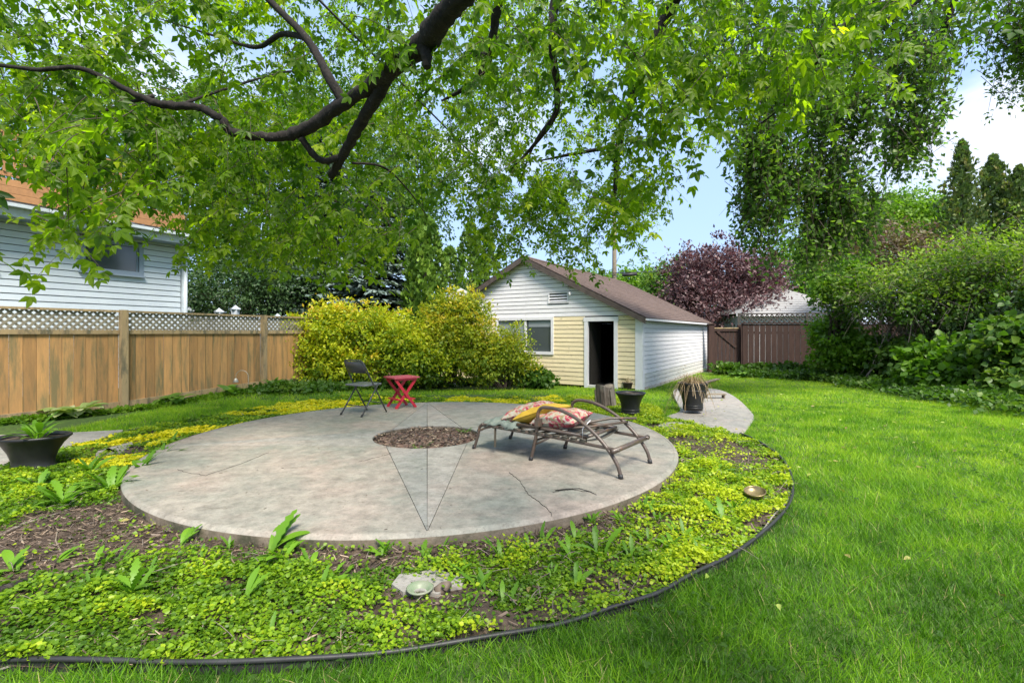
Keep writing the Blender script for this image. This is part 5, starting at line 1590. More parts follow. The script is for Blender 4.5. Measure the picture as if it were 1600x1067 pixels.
# ================================================================== box elder over the yard
def box_elder():
    base = (1.9, -1.6, 0)
    root = tree_root('box_elder_tree', 'spreading maple with dark limbs arching over the patio', 'tree', base)
    D = lambda *l: [P(a,b,c) for a,b,c in l]
    MB().tube([(1.9,-1.6,-.2),(1.9,-1.6,.3),(1.85,-1.5,1.2),(1.7,-1.2,2.2)], [.42,.33,.28,.25], 14).build('trunk', M['bark2'], root, smooth=True)
    limb(root, [(1.7,-1.2,2.2),(1.3,-.2,2.9),(.6,1.2,3.5)]+D((760,-60,2.7),(706,8,3.0),(662,66,3.3),(600,118,3.7),(538,160,4.0),(472,205,4.3),(425,214,4.3),(365,208,4.25),(345,187,4.2),(310,168,4.15),(255,164,4.1),(215,149,4.05),(160,121,4.0),(118,106,3.95),(60,109,3.9),(0,103,3.9),(-90,100,3.8)),
         [.24,.18,.12,.070,.068,.078,.058,.054,.056,.040,.034,.036,.030,.034,.026,.020,.018,.016,.014,.010], n=12, jit=.10)
    limb(root, D((612,108,3.68),(590,150,3.85),(562,195,4.1),(535,245,4.4),(518,275,4.6)), [.055,.050,.046,.042,.036], n=10, jit=.06)
    limb(root, D((662,62,3.3),(666,85,3.28),(667,106,3.27)), [.06,.040,.026])
    limb(root, D((535,158,4.0),(512,118,4.0),(480,62,4.1),(420,0,4.2),(360,-60,4.3)), [.042,.038,.033,.027,.018])
    limb(root, D((478,60,4.1),(440,54,4.3),(400,74,4.5),(340,58,4.8),(250,30,5.2)), [.026,.023,.019,.012,.005])
    limb(root, D((240,150,4.1),(160,175,4.1),(80,210,4.1)), [.018,.012,.004], n=6)
    limb(root, D((280,165,4.12),(350,140,4.5),(450,112,5.3),(510,115,5.6)), [.014,.012,.01,.004], n=6)
    limb(root, D((535,245,4.4),(500,250,4.4),(470,215,4.3)), [.03,.028,.03], n=8)
    limb(root, D((550,255,4.4),(600,262,4.6),(640,300,5),(668,340,5.4)), [.012,.01,.008,.004], n=6)
    limb(root, [(1.2,-.1,2.9),(1.0,1.4,4.2)]+D((885,-40,4.2),(863,50,4.3),(870,135,4.6),(866,182,4.8),(830,232,5.2),(795,268,5.6)), [.10,.08,.055,.036,.034,.03,.018,.006], n=9, jit=.05)
    limb(root, D((866,182,4.8),(835,225,5.4),(810,290,6.2)), [.02,.014,.005], n=6)
    limb(root, [(1.4,-.4,2.8),(1.9,1.8,5.0)]+D((1075,-40,5.2),(1010,95,5.8),(968,220,6.5),(960,300,6.8),(940,355,7.1)), [.12,.10,.07,.06,.045,.035,.015], n=9, jit=.05)
    limb(root, D((966,228,6.5),(900,240,6.7),(840,252,7)), [.03,.025,.008], n=7)
    limb(root, D((790,-30,5),(775,22,5.2),(765,88,5.5),(738,130,6),(690,158,6.4)), [.05,.05,.045,.035,.012], n=8, jit=.05)
    limb(root, D((766,85,5.5),(720,95,5.8),(640,170,6.3)), [.035,.03,.008], n=7)
    limb(root, [(1.9,1.8,5.0),(2.6,3.0,5.2)]+D((1380,-30,5.0),(1300,60,5.4),(1240,150,6.0),(1180,200,6.6)), [.07,.06,.035,.028,.02,.006], n=8)
    # bottom outline of the canopy in this tree's own space: columns (pixel x -> lowest row), and how far away
    hem = np.array([(-300,420),(-60,350),(0,315),(60,335),(100,395),(150,375),(215,395),(250,385),(300,400),(340,455),(380,430),(420,410),(440,450),(475,465),(520,430),(565,440),(605,450),(630,370),(690,320),(705,320),(735,345),(765,430),(800,428),(830,360),(860,400),(900,425),(935,440),(960,385),(1000,400),(1030,320),(1060,328),(1075,240),(1110,245),(1150,280),(1180,240),(1260,215),(1330,190),(1400,120),(1480,60),(1560,10)], float)
    # zones: x0,x1,y0,y1,Z0,Z1,n
    zones = [(-150,120,150,350,2.8,5.0,58),(-150,200,-80,150,4.1,7.0,130),(90,250,160,428,3.2,5.0,44),(120,480,-80,260,4.2,8.0,230),(240,700,150,400,4.4,8.0,270),
             (300,690,330,478,5.2,7.6,80),(480,860,-80,300,5.0,9.0,290),(690,1080,-60,330,5.2,9.0,270),(-200,1150,-90,230,6.5,10.5,520),(700,830,300,440,6.0,8.0,45),
             (830,1040,280,440,6.2,8.4,115),(960,1130,60,330,4.0,6.5,70),(1060,1300,-60,240,4.0,6.5,95),(1280,1560,-60,130,3.4,5.5,42),(550,1050,-60,140,3.2,4.6,50),
             (-100,1000,-400,-60,3.5,8.0,110)]
    A, Dn, Ln = [], [], []
    for (x0,x1,y0,y1,Z0,Z1,n) in zones:
        c = 0
        px = R.uniform(x0,x1,n*3); py = R.uniform(y0,y1,n*3); Z = R.uniform(Z0,Z1,n*3)
        lim = np.interp(px, hem[:,0], hem[:,1]) - R.uniform(10,75,n*3)*5/Z
        hol = fnoise(px, py, 1/85.)
        ok = (py < lim) & ((hol > .38) | (R.random(n*3) < .25))
        ok = np.where(ok)[0][:n]
        X = (px[ok]-800)/FPX*Z[ok]; zz = CH+(HZ-py[ok])/FPX*Z[ok]
        A.append(np.stack([X,Z[ok],zz],1))
    A = np.concatenate(A); n = len(A)
    a = R.random(n)*2*PI
    D0 = norm(np.stack([np.cos(a), np.sin(a), -.15-.9*R.random(n)],1))
    Ls = .35+.4*R.random(n)
    segs = 6
    # twig polylines: they start flat and droop
    tt = np.linspace(0,1,segs+1)
    pts = A[:,None,:] + (tt-.5)[None,:,None]*D0[:,None,:]*Ls[:,None,None]
    pts[:,:,2] -= (tt**2)[None,:]*Ls[:,None]*.35
    V = []; x = norm(np.cross(D0, UP+.01)); y = np.cross(x, D0)
    for s in range(segs+1):
        r = .0045*(1-.75*tt[s])
        for q in range(3):
            V.append(pts[:,s]+(x*math.cos(2*PI*q/3)+y*math.sin(2*PI*q/3))*r)
    V = np.stack(V,1)
    F = np.array([(s*3+q, s*3+(q+1)%3, (s+1)*3+(q+1)%3, (s+1)*3+q) for s in range(segs) for q in range(3)])
    F = (F[None]+(np.arange(n)*(segs+1)*3)[:,None,None]).reshape(-1,4)
    o = npmesh('twigs', V.reshape(-1,3), F, None, M['twig'], root); o['kind'] = 'stuff'
    # compound leaves in opposite pairs
    per = 13
    k = np.arange(per)
    t = np.clip((k//2*2+.7)/(per)+R.normal(size=(n,per))*.02,.05,1)
    idx = t*segs; i0 = np.clip(idx.astype(int),0,segs-1); fr = idx-i0
    ar = np.arange(n)[:,None]
    pos = pts[ar,i0]*(1-fr[...,None])+pts[ar,i0+1]*fr[...,None]
    side = np.where(k%2==0,1.,-1.)[None,:,None]*x[:,None,:]
    dr = D0[:,None,:]*.55 + side*.8 + R.normal(size=(n,per,3))*.28 - UP*.62
    nn = UP*.9 + R.normal(size=(n,per,3))*.45 + side*.25
    tv = np.repeat(R.random(n),per)
    v = np.clip(tv*.55+R.random(n*per)*.5-.05,0,1)
    size = .135*(.55+.75*R.random(n*per))*np.repeat(np.where(A[:,1]<5.0,1.22,1.0),per)
    pos = pos.reshape(-1,3); dr = dr.reshape(-1,3); nn = nn.reshape(-1,3)
    dist = np.linalg.norm(pos-np.array([0,0,CH]),axis=1)
    inv = (np.abs(pos[:,0]/np.maximum(pos[:,1],.1))<1.08)&((pos[:,2]-CH)/pos[:,1]<.70)
    score = np.where(inv, size/dist, 0)
    big = np.argsort(-score)[:300]; mask = np.zeros(len(pos),bool); mask[big]=True
    rest = ~mask
    half = R.random(len(pos))<.55
    farl = dist>6.6
    for T_, sel in ((T_elder, rest&half&~farl),(T_elder3, rest&~half&~farl),(T_sprig, rest&farl)):
        V,F,vv = stamp(T_, pos[sel], dr[sel], nn[sel], size[sel], v[sel])
        if T_ is T_elder: keep=(V,F,vv)
        else:
            keep = merge([keep,(V,F,vv)])
        if T_ is T_sprig:
            V,F,vv = keep
            o = npmesh('foliage', V, F, vv, M['maple_leaf'], root); o['kind']='stuff'
    # the largest leaves in view, one object each, sharing a few meshes
    lib=[]
    for q in range(8):
        me = bpy.data.meshes.new('leaf'); T_ = T_elder if q%2 else T_elder3
        me.from_pydata([tuple(p) for p in T_[0]],[],T_[1]); me.materials.append(M['maple_leaf'])
        at = me.attributes.new('v','FLOAT','POINT'); at.data.foreach_set('value',[.1+.11*q]*len(T_[0])); lib.append(me)
    rl = np.array(root.location)
    for i in big:
        d = norm(dr[i]); xx = norm(np.cross(d,nn[i])); n2 = np.cross(xx,d); s = size[i]
        o = bpy.data.objects.new('leaf', lib[int(v[i]*7.99)]); COL.objects.link(o); o.parent = root
        Mx = Matrix(((xx[0]*s,d[0]*s,n2[0]*s,pos[i,0]-rl[0]),(xx[1]*s,d[1]*s,n2[1]*s,pos[i,1]-rl[1]),(xx[2]*s,d[2]*s,n2[2]*s,pos[i,2]-rl[2]),(0,0,0,1)))
        o.matrix_local = Mx
box_elder()

# ================================================================== weeping elm on the right
def elm(name, lab, base, limbs, blobs, m, n, per, lsize, Lr=(.5,1.3), dens=None):
    root = tree_root(name, lab, 'tree', base)
    MB().tube(limbs[0][0], limbs[0][1], 12).build('trunk', M['bark2'], root, smooth=True)
    for pts, rad in limbs[1:]: limb(root, pts, rad, n=8, jit=.05)
    ws = np.array([b[2] for b in blobs],float); ws/=ws.sum()
    pk = R.choice(len(blobs), n, p=ws)
    C = np.array([tuple(b[0]) for b in blobs])[pk]; Rd = np.array([b[1] for b in blobs])[pk]
    A = C + rdir(n)*Rd*(R.random(n)**.45)[:,None]
    D0 = norm(R.normal(size=(n,3))*.35+np.array([0,0,-1])); Ls = Lr[0]+(Lr[1]-Lr[0])*R.random(n)
    A = A - D0*Ls[:,None]*.5
    V,F = ribbon(A, A+D0*Ls[:,None], .006, .002, 2)
    o = npmesh('twigs', V, F, None, M['twig'], root); o['kind']='stuff'
    t = R.random((n,per)); pos = A[:,None]+D0[:,None]*(t*Ls[:,None])[...,None] + R.normal(size=(n,per,3))*.045
    dr = D0[:,None]*.5+R.normal(size=(n,per,3))*.8; nn = UP+R.normal(size=(n,per,3))*.7
    v = np.clip(np.repeat(R.random(n),per)*.55+R.random(n*per)*.45,0,1)
    V,F,v = stamp(T_simple, pos.reshape(-1,3), dr.reshape(-1,3), nn.reshape(-1,3), lsize*(.6+.7*R.random(n*per)), v, wid=np.full(n*per,1.15))
    o = npmesh('foliage', V, F, v, m, root); o['kind']='stuff'
bw = lambda px,py,Y,rx,rz,w,ry=.7: (P(px,py,Y),(rx/FPX*Y,ry,rz/FPX*Y),w)
elm('weeping_elm', 'dark small-leaved weeping tree hanging down in front of the sky at right', (12.8,9.6,-.2),
    [([(12.8,9.6,-.2),(12.7,9.6,2.5),(12.4,9.5,5.0),(11.8,9.3,8.0)],[.3,.25,.22,.17]),
     ([(11.8,9.3,8.0)]+[P(a,b,c) for a,b,c in ((1520,-60,9.2),(1420,10,9),(1340,58,9),(1270,120,9),(1220,165,9),(1185,200,9))],[.14,.09,.07,.06,.045,.03,.01]),
     ([P(a,b,c) for a,b,c in ((1430,40,9.6),(1405,90,9.6),(1370,140,9.5),(1335,210,9.4),(1300,280,9.4))],[.06,.055,.045,.03,.012]),
     ([P(a,b,c) for a,b,c in ((1500,-20,9),(1470,60,9.2),(1430,150,9.3))],[.06,.04,.015])],
    [bw(1185,230,9.2,45,55,1.1), bw(1215,290,9.4,62,65,1.6), bw(1180,330,9.3,28,50,.5), bw(1205,385,9.2,16,34,.16), bw(1290,280,9.6,48,75,1.5), bw(1300,355,9.7,34,44,.8), bw(1345,330,9.6,22,60,.5),
     bw(1265,400,9.6,26,34,.3), bw(1330,170,9.2,60,60,1.1), bw(1250,150,9.0,70,55,1.2), bw(1180,120,9.2,55,60,.8), bw(1320,60,9.2,120,60,1.7), bw(1425,190,9.3,34,55,.75), bw(1425,100,9.2,45,50,.8),
     bw(1410,240,9.2,26,30,.25), bw(1160,30,9.3,70,50,.7), bw(1480,40,9.4,40,40,.35), bw(1470,100,9.4,18,40,.18), bw(1420,-40,9,130,50,.6)],
    M['elm_leaf'], 2100, 15, .105)
elm('pale_elm', 'paler hanging branches at the top right corner of the picture', (13.5,9.0,-.2),
    [([(13.5,9.0,-.2),(13.4,9,2.0),(12.6,8.9,5.0),(11.2,8.7,7.6)],[.26,.22,.17,.1])],
    [bw(1592,60,8.8,20,50,.6), bw(1596,120,8.8,14,36,.2), bw(1650,60,8.8,44,90,1.0), bw(1595,0,8.8,30,36,.4)],
    M['elm_leaf2'], 330, 15, .085)

# ================================================================== creeping ground cover, mulch, lawn
def visible(x, y, pad=.25):
    return (y > 1.55) & (np.abs(x) < y*(1.0667+pad))
def in_patio(x, y, pad=.0): return (x-PC.x)**2+(y-PC.y)**2 < (PR+pad)**2
def jenny():
    n = 1050000
    x = R.uniform(-6.2,3.2,n); y = R.uniform(1.6,10,n)
    ok = inpoly(x,y,BED)&~in_patio(x,y,.02)&~inpoly(x,y,LPATHW)&~inpoly(x,y,RPATHW)&visible(x,y)
    x,y = x[ok],y[ok]
    nz = fnoise(x,y,1.9)
    global BARE, BARE3
    BARE = [(G(*p).x,G(*p).y) for p in ((-60,845),(60,812),(130,796),(190,785),(212,800),(330,845),(450,862),(660,852),(850,828),(940,795),(1000,772),(1006,795),(930,840),(830,866),(700,885),(600,896),(500,900),(380,892),(240,878),(120,895),(40,918),(-80,925))]
    BARE2 = [(G(*p).x,G(*p).y) for p in ((1010,688),(1120,688),(1175,700),(1205,725),(1165,738),(1110,722),(1050,705))]
    BARE3 = [(G(*p).x,G(*p).y) for p in ((960,800),(1050,812),(1060,850),(1000,860),(930,840))]
    sc = np.hypot(x,y)*.045
    jx = x+(fnoise(x,y,3.3)-.5)*.38+R.normal(size=len(x))*.06; jy = y+(fnoise(x+4,y+2,3.3)-.5)*.28+R.normal(size=len(x))*.05
    dens = .12+.88*sst(.20,.40,nz)
    dens *= np.where(inpoly(jx,jy,BARE),.05,1)*np.where(inpoly(jx,jy,BARE2),.12,1)*np.where(inpoly(jx,jy,BARE3),.35,1)
    dens *= .25+.75*sst(.15,.42,vnoise(x,y,7))
    back = y > PC.y+.6
    dens = np.where(back, np.maximum(dens,.40*sst(.35,.6,nz)), dens)
    for sx_,sy_,sr in ((-.39,2.35,.30),(2.0,6.5,.25),(-4.15,5.15,.36)):
        dens *= 1-.97*np.exp(-(((x-sx_)/sr)**2+((y-sy_)/(sr*.6))**2)**2)
    far = np.clip(3.2/np.hypot(x,y),.25,1)
    k = R.random(len(x)) < dens*far
    x,y,nz = x[k],y[k],nz[k]
    n = len(x)
    mound = vnoise(x,y,6)**1.5; h = .018+.085*mound*(.35+.65*R.random(n))+.012*R.random(n)
    pos = np.stack([x,y,gz(x,y)+h],1)
    a = R.random(n)*2*PI
    dr = np.stack([np.cos(a),np.sin(a),.15+.3*R.random(n)],1); nn = UP+R.normal(size=(n,3))*.75
    siz = (.009+.010*R.random(n))*(1+.16*np.hypot(x,y))
    gold = (y>PC.y-.3)&(x<1.0)&(fnoise(x+3,y,1.4)>.50)&(R.random(n)<.8)
    gold |= (np.exp(-(((x+3.75)/.5)**2+((y-4.7)/.28)**2))>.4)
    v = np.clip(.10+.55*fnoise(x,y,2.6)+.6*(mound-.25)+.5*(R.random(n)-.35)+.28*sst(-.5,1.4,x),0,1)
    near = np.hypot(x,y)<3.6
    for sel,T_ in ((near&~gold,T_wide),(~near&~gold,T_broad)):
        V,F,vv = stamp(T_,pos[sel],dr[sel],nn[sel],siz[sel],v[sel])
        if T_ is T_wide: keep=(V,F,vv)
        else: V,F,vv = merge([keep,(V,F,vv)])
    o = npmesh('creeping_plant',V,F,vv,M['jenny_leaf']); tag(o,'bright green creeping ground cover over the bed round the patio','ground cover',kind='stuff')
    V,F,vv = stamp(T_broad,pos[gold],dr[gold],nn[gold],siz[gold]*1.2,np.clip(v[gold]*1.2+.15,0,1))
    o = npmesh('golden_creeper',V,F,vv,M['jenny_gold']); tag(o,'golden yellow creeping leaves along the far rim of the patio','ground cover',kind='stuff')
    print('jenny',n)
jenny()
def mulch():
    n = 90000
    x = R.uniform(-6.0,3.0,n); y = R.uniform(1.7,7.5,n)
    d = np.hypot(x-PC.x,y-PC.y)-PR
    ok = inpoly(x,y,BED)&(d>.01)&~inpoly(x,y,LPATHW)&~inpoly(x,y,RPATHW)&visible(x,y)&(R.random(n)<np.clip(3.4/np.hypot(x,y),.2,1))
    x,y = x[ok],y[ok]
    xb = R.uniform(-4.2,1.6,90000); yb = R.uniform(1.8,5.6,90000); ob = (inpoly(xb,yb,BARE)|inpoly(xb,yb,BARE3))&~in_patio(xb,yb,.01)
    x = np.concatenate([x,xb[ob][:34000]]); y = np.concatenate([y,yb[ob][:34000]]); n=len(x)
    pos = np.stack([x,y,gz(x,y)+.014+.020*R.random(n)+.012*vnoise(x,y,9)],1)
    a = R.random(n)*2*PI
    dr = np.stack([np.cos(a),np.sin(a),R.normal(size=n)*.25],1); nn = UP+R.normal(size=(n,3))*.5
    T = ([(-.1,0,0),(.12,.1,.03),(.07,1,.05),(-.10,.9,.0)],[(0,1,2),(0,2,3)])
    V,F,v = stamp(T,pos,dr,nn,.012+.050*R.random(n)**2.5,R.random(n)**1.1,wid=.22+.8*R.random(n)**2)
    o = npmesh('mulch',V,F,v,M['chip']); tag(o,'dry brown wood chips and leaf litter on the bare bed','mulch',kind='stuff')
    # litter in the hub
    n=1500; r=np.sqrt(R.random(n))*(HR-.02); a=R.random(n)*2*PI
    pos=np.stack([PC.x+r*np.cos(a),PC.y+r*np.sin(a),.07+.03*R.random(n)],1); a=R.random(n)*2*PI
    V,F,v = stamp(T,pos,np.stack([np.cos(a),np.sin(a),R.normal(size=n)*.2],1),UP+R.normal(size=(n,3))*.4,.02+.03*R.random(n),R.random(n),wid=np.full(n,2.))
    o = npmesh('mulch',V,F,v,M['chip']); tag(o,'reddish bark chips in the round opening of the patio','mulch',kind='stuff')
    # crumbs and bits on the slab
    n=420; r=np.sqrt(R.random(n))*(PR-.05); a=R.random(n)*2*PI; k=r>HR+.02; r,a=r[k],a[k]; n=len(r)
    pos=np.stack([PC.x+r*np.cos(a),PC.y+r*np.sin(a),np.full(n,PZ+.003)],1); a=R.random(n)*2*PI
    V,F,v = stamp(T,pos,np.stack([np.cos(a),np.sin(a),np.full(n,.02)],1),UP+R.normal(size=(n,3))*.1,.008+.022*R.random(n)**2,R.random(n)*.8,wid=np.full(n,1.3))
    o = npmesh('leaf_litter',V,F,v,M['chip']); tag(o,'scattered dry crumbs and bits on the concrete','litter',kind='stuff')
mulch()

def lawn():
    T1 = ([(-.5,0,0),(.5,0,0),(-.36,.45,.10),(.36,.45,.10),(0,1,.42)],[(0,1,3),(0,3,2),(2,3,4)])
    T0 = ([(-.5,0,0),(.5,0,0),(0,1,.3)],[(0,1,2)])
    def field(n, x0,x1,y0,y1, T, h, wd, lab, dens=None, fade=None):
        x = R.uniform(x0,x1,n); y = R.uniform(y0,y1,n)
        ok = visible(x,y,.28)&~in_patio(x,y,.02)&~inpoly(x,y,RPATHW)&~inpoly(x,y,LPATHW)
        inb = inpoly(x,y,BED)
        ok &= ~inb
        ok &= (x > -10.6+.477*y+.08) & (fnoise(x,y,3.1)+.25*R.random(n) > .26)
        # keep out of the garage and off the beds at the back and right
        lx = (x-3.31)*.841+(y-12.25)*-.54; ly = (x-3.31)*.54+(y-12.25)*.841
        ok &= ~((lx>-7)&(lx<.03)&(ly>-.03)&(ly<8.6))
        ok &= ~((y>12.3)&(x<.2)) & (y < 17.7-.32*(x-8.7)*0) & ((x-9.2)*.95+(y-9.8)*-.0 < .0+1.0*(y-7.6)*.55+.9)
        if fade is not None: ok &= R.random(n) < fade(x,y)
        x,y = x[ok],y[ok]; n=len(x)
        pos = np.stack([x,y,gz(x,y)-.004],1)
        tuft = fnoise(x,y,2.2)
        dr = UP*1.0+R.normal(size=(n,3))*np.array([.55,.55,.05])
        dr[:,0] += .5*(vnoise(x,y,1.2)-.5); dr[:,1] += .5*(vnoise(x+5,y,1.2)-.5)
        nn = R.normal(size=(n,3))*np.array([1,1,.1])
        size = h*(.35+.75*R.random(n))*(.45+1.1*tuft)
        v = np.clip(.06+.35*(fnoise(x+9,y,1.0)-.35)+.50*(vnoise(x,y,4.5)-.4)+.55*(R.random(n)-.35)+.22*sst(1.8,6,np.hypot(x,y))+.015*np.hypot(x,y),0,.96); v = np.where(R.random(n)<.02,1.0,v)  # near blades darker, far ones paler: canopy shade put into blade colour
        V,F,v = stamp(T,pos,dr,nn,size,v,wid=wd/h*(.7+.6*R.random(n))*(h/np.maximum(size,1e-3))*.8)
        o = npmesh('grass',V,F,v,M['grass']); tag(o,lab,'grass',kind='stuff'); print(lab,n)
    field(330000,-2.2,5.6,1.55,4.6,T1,.085,.0042,'nearest bright green lawn grass at lower right', fade=lambda x,y: np.clip(1.25-.17*np.hypot(x,y),.5,1))
    field(300000,-6.0,9.0,4.6,9.0,T0,.075,.0075,'lawn grass in the middle distance beside and behind the patio')
    field(260000,-7,17,9.0,17.9,T0,.075,.012,'far lawn grass towards the fences and the garage')
lawn()

# ================================================================== single weeds
def leafmesh(L_, W_, lobes=0, bend=.6, fold=.12, n=9):
    n = 15 if lobes else n
    """one long leaf: blade from the origin along +y, arching"""
    vs=[];fs=[]
    for i in range(n):
        t=i/(n-1)
        w = W_*(math.sin(PI*min(1,t*.93+.05))**.8)*(.35+.75*t if t<.7 else (.35+.75*t))
        if lobes and 0 < i < n-2: w *= (1.0 if i % 2 else .6)*random.uniform(.8,1.1)
        if i==n-1: w=.001
        a = bend*t; y = L_*(math.sin(a)/max(bend,1e-3)) ; z = L_*( (1-math.cos(a))/max(bend,1e-3))
        vs += [(-w, y, -z+fold*w),(0,y,-z-.002),(w,y,-z+fold*w)]
    for i in range(n-1):
        a=3*i; fs += [(a,a+1,a+4,a+3),(a+1,a+2,a+5,a+4)]
    me=bpy.data.meshes.new('leaf'); me.from_pydata(vs,[],fs)
    me.polygons.foreach_set('use_smooth',[True]*len(fs)); me.update(); return me
def setv(me,v,m):
    at=me.attributes.new('v','FLOAT','POINT'); at.data.foreach_set('value',[v]*len(me.vertices)); me.materials.append(m)
DL=[]
for q in range(6):
    me=leafmesh(1.0,.13+.02*(q%3),lobes=(1,1,1,0,1,0)[q],bend=.5+.15*q); setv(me,.15*q+.1,M['weed_leaf']); DL.append(me)
HL=[]; HG=[]
for q in range(4):
    me=leafmesh(1.0,.34,bend=.9+.1*q,fold=.25); setv(me,.3+.22*q,M['hosta_leaf']); HL.append(me)
    me=leafmesh(1.0,.30,bend=.9+.1*q,fold=.25); setv(me,.2+.25*q,M['hosta_green']); HG.append(me)
def rosette(name, lab, loc, n, L_, up, lib, spread=.03, cat='weed', group=None, lean=None):
    root = thing(name, lab, cat, tuple(loc), 0, group)
    for i in range(n):
        a = 2*PI*i/n*1.618*3+random.uniform(-.3,.3)
        el = random.uniform(*up)
        o = bpy.data.objects.new('leaf', lib[random.randrange(len(lib))]); COL.objects.link(o); o.parent=root
        s = L_*random.uniform(.6,1.1)
        o.rotation_euler = (Matrix.Rotation(a,3,'Z') @ Matrix.Rotation(el,3,'X')).to_euler()
        o.scale=(s,s,s)
        o.location=(random.uniform(-spread,spread),random.uniform(-spread,spread),0)
    return root
W = [ (205,935,5,.20,'tall upright dock weed, biggest at lower left'), (158,888,4,.13,'broad leaved weed on the bare earth left of centre'), (185,884,3,.11,'thin leaved weed beside the broad leaved one at left'),
 (20,900,5,.15,'green weed at the far left edge in front of the bare earth'), (283,858,3,.14,'single spoon-leaved dandelion at the front left slab edge'), (352,862,4,.11,'small dandelion with rounded leaves before the slab, left of the tall spiky one'),
 (312,880,6,.10,'grey-green thistle seedling below the slab edge'), (420,872,3,.27,'tallest spiky dandelion leaf sticking up before the slab'), (440,880,8,.16,'wide dandelion clump arching over the slab edge'),
 (720,905,6,.12,'leafy nettle clump below the star tip'), (752,930,4,.12,'dandelion right of the nettle clump'), (884,880,5,.13,'narrow upright dandelion in the front right bed'), (938,878,4,.20,'tall pale dock leaf pair in the front right bed'),
 (925,824,6,.14,'dandelion touching the right front slab edge'), (1006,800,3,.10,'small weed at the right slab edge'), (1062,845,5,.15,'dandelion among mulch left of the bowl'), (1085,830,5,.12,'smaller dandelion nearer the bowl'),
 (1125,820,3,.18,'blue-green iris-like leaves left of the bowl'), (1010,852,4,.10,'rounded weed in the right bed'), (1048,862,5,.12,'low round-leaved weed at the right lawn side'), (1120,742,6,.16,'grey-green weed on the bare patch near the right path'),
 (1100,676,4,.10,'yellow-green sprout beside the stepping stone'), (545,920,5,.10,'dark low weed in the front middle'), (735,955,3,.07,'small weed right of the broken concrete'), (420,1010,4,.09,'weed half hidden in the thick cover at the bottom'),
 (530,905,3,.09,'slender weed in the middle of the mulch'), (585,864,4,.08,'seedling growing at the front slab rim'), (640,860,3,.07,'yellow-green sprig at the tip of the star'), (860,905,3,.09,'small weed between the two upright dandelions'),
 (100,790,8,.15,'large dandelion clump left of the patio'), (170,770,7,.15,'dandelion clump with lobed leaves beside the left rim'), (215,745,8,.14,'dark green dandelion hugging the left rim'), (250,720,8,.13,'upper dandelion by the left rim'), (60,770,6,.14,'weed clump in front of the flared pot'),
 (140,745,7,.13,'weed clump right of the flared pot'), (265,700,6,.11,'dandelion beside the pale stone slab'), (1160,668,0,.1,'')]
for px,py,n,L_,lab in W:
    if not n: continue
    g=G(px,py)
    up=(.9,1.35) if 'upright' in lab or 'tall' in lab or 'single' in lab else (.65,1.3)
    L2 = L_*(1.9 if px<300 and py<800 else 1.15)
    rosette('weed_plant', lab, g+Vector((0,0,.01)), n+(6 if px<300 and py<800 else 2), L2, up, DL)
g = Vector((PC.x+.40,PC.y+.30,.07)); rosette('weed_plant','grassy weed at the right rim of the round opening',g,16,.13,(.4,1.1),DL,.05)
g = Vector((PC.x+.02,PC.y-.50,.07)); rosette('weed_plant','small yellowish sprouts at the near rim of the round opening',g,12,.09,(.4,1.1),DL,.10)
p = POT1.location; rosette('young_plant','lush green young plant growing in the left flared pot',(p.x+.03,p.y,p.z+.32),22,.30,(.6,1.25),DL,.05,'plant')
rosette('hosta_plant','pale variegated hosta at the foot of the left fence, nearest one',G(112,652)+Vector((0,0,.08)),30,.40,(.15,1.0),HL,.12,'hosta')
rosette('hosta_plant','second, greener hosta further along the left fence',G(270,632)+Vector((0,0,.08)),24,.34,(.15,.95),HG,.14,'hosta')
rosette('hosta_plant','bright green hosta before the brown picket fence',G(1155,590)+Vector((0,0,.05)),20,.40,(.2,1.0),HG,.14,'hosta')
rosette('hosta_plant','small pale star-like plant before the brown fence',G(1240,592)+Vector((0,0,.05)),8,.32,(.3,1.1),HL,.05,'hosta')
rosette('dock_plant','upright leafy weed between the posts of the left fence',G(360,618)+Vector((0,0,.02)),12,.34,(.6,1.3),HG,.10,'weed')
rosette('dock_plant','leafy weed at the foot of the fence near the golden bush',G(432,610)+Vector((0,0,.02)),14,.36,(.6,1.3),HG,.12,'weed')

def wisps(name, lab, c, n, L_, r, m, fall=1.0, cat='dry plant', wd=.004):
    segs=7; a=R.random(n)*2*PI; out=.4+.9*R.random(n); Ls=L_*(.5+.6*R.random(n))
    vs=[];fs=[]
    t=np.linspace(0,1,segs+1)
    x0=c[0]+R.normal(size=n)*r*.35; y0=c[1]+R.normal(size=n)*r*.35
    hx=np.cos(a);hy=np.sin(a)
    P_=np.stack([x0[:,None]+hx[:,None]*Ls[:,None]*out[:,None]*t*.75, y0[:,None]+hy[:,None]*Ls[:,None]*out[:,None]*t*.75, c[2]+Ls[:,None]*(.95*t-fall*1.5*out[:,None]*t*t)],-1)
    sd=np.stack([-hy,hx,np.zeros(n)],1)*wd/2
    V=np.stack([P_-sd[:,None],P_+sd[:,None]],2).reshape(n,-1,3)
    F=[]
    for s in range(segs): F += [(2*s,2*s+1,2*s+3),(2*s,2*s+3,2*s+2)]
    F=(np.array(F)[None]+(np.arange(n)*(segs+1)*2)[:,None,None]).reshape(-1,3)
    o=npmesh(name,V.reshape(-1,3),F,np.repeat(R.random(n),(segs+1)*2),m); return tag(o,lab,cat)
p=POT3.location; wisps('dry_grass','dead straw-coloured grass hanging over the rim of the black pot',(p.x,p.y,p.z+.43),230,.55,.2,M['straw'],fall=.95,wd=.005)
p=NP3.location; wisps('dry_plant','withered brown plant in the pot right of the door',(p.x,p.y,p.z+.18),60,.35,.1,M['straw'],.5,wd=.008)
p=NP1.location; wisps('dry_plant','dry stalks in the small black pot left of the door',(p.x,p.y,p.z+.14),16,.28,.06,M['straw'],.3,wd=.006)
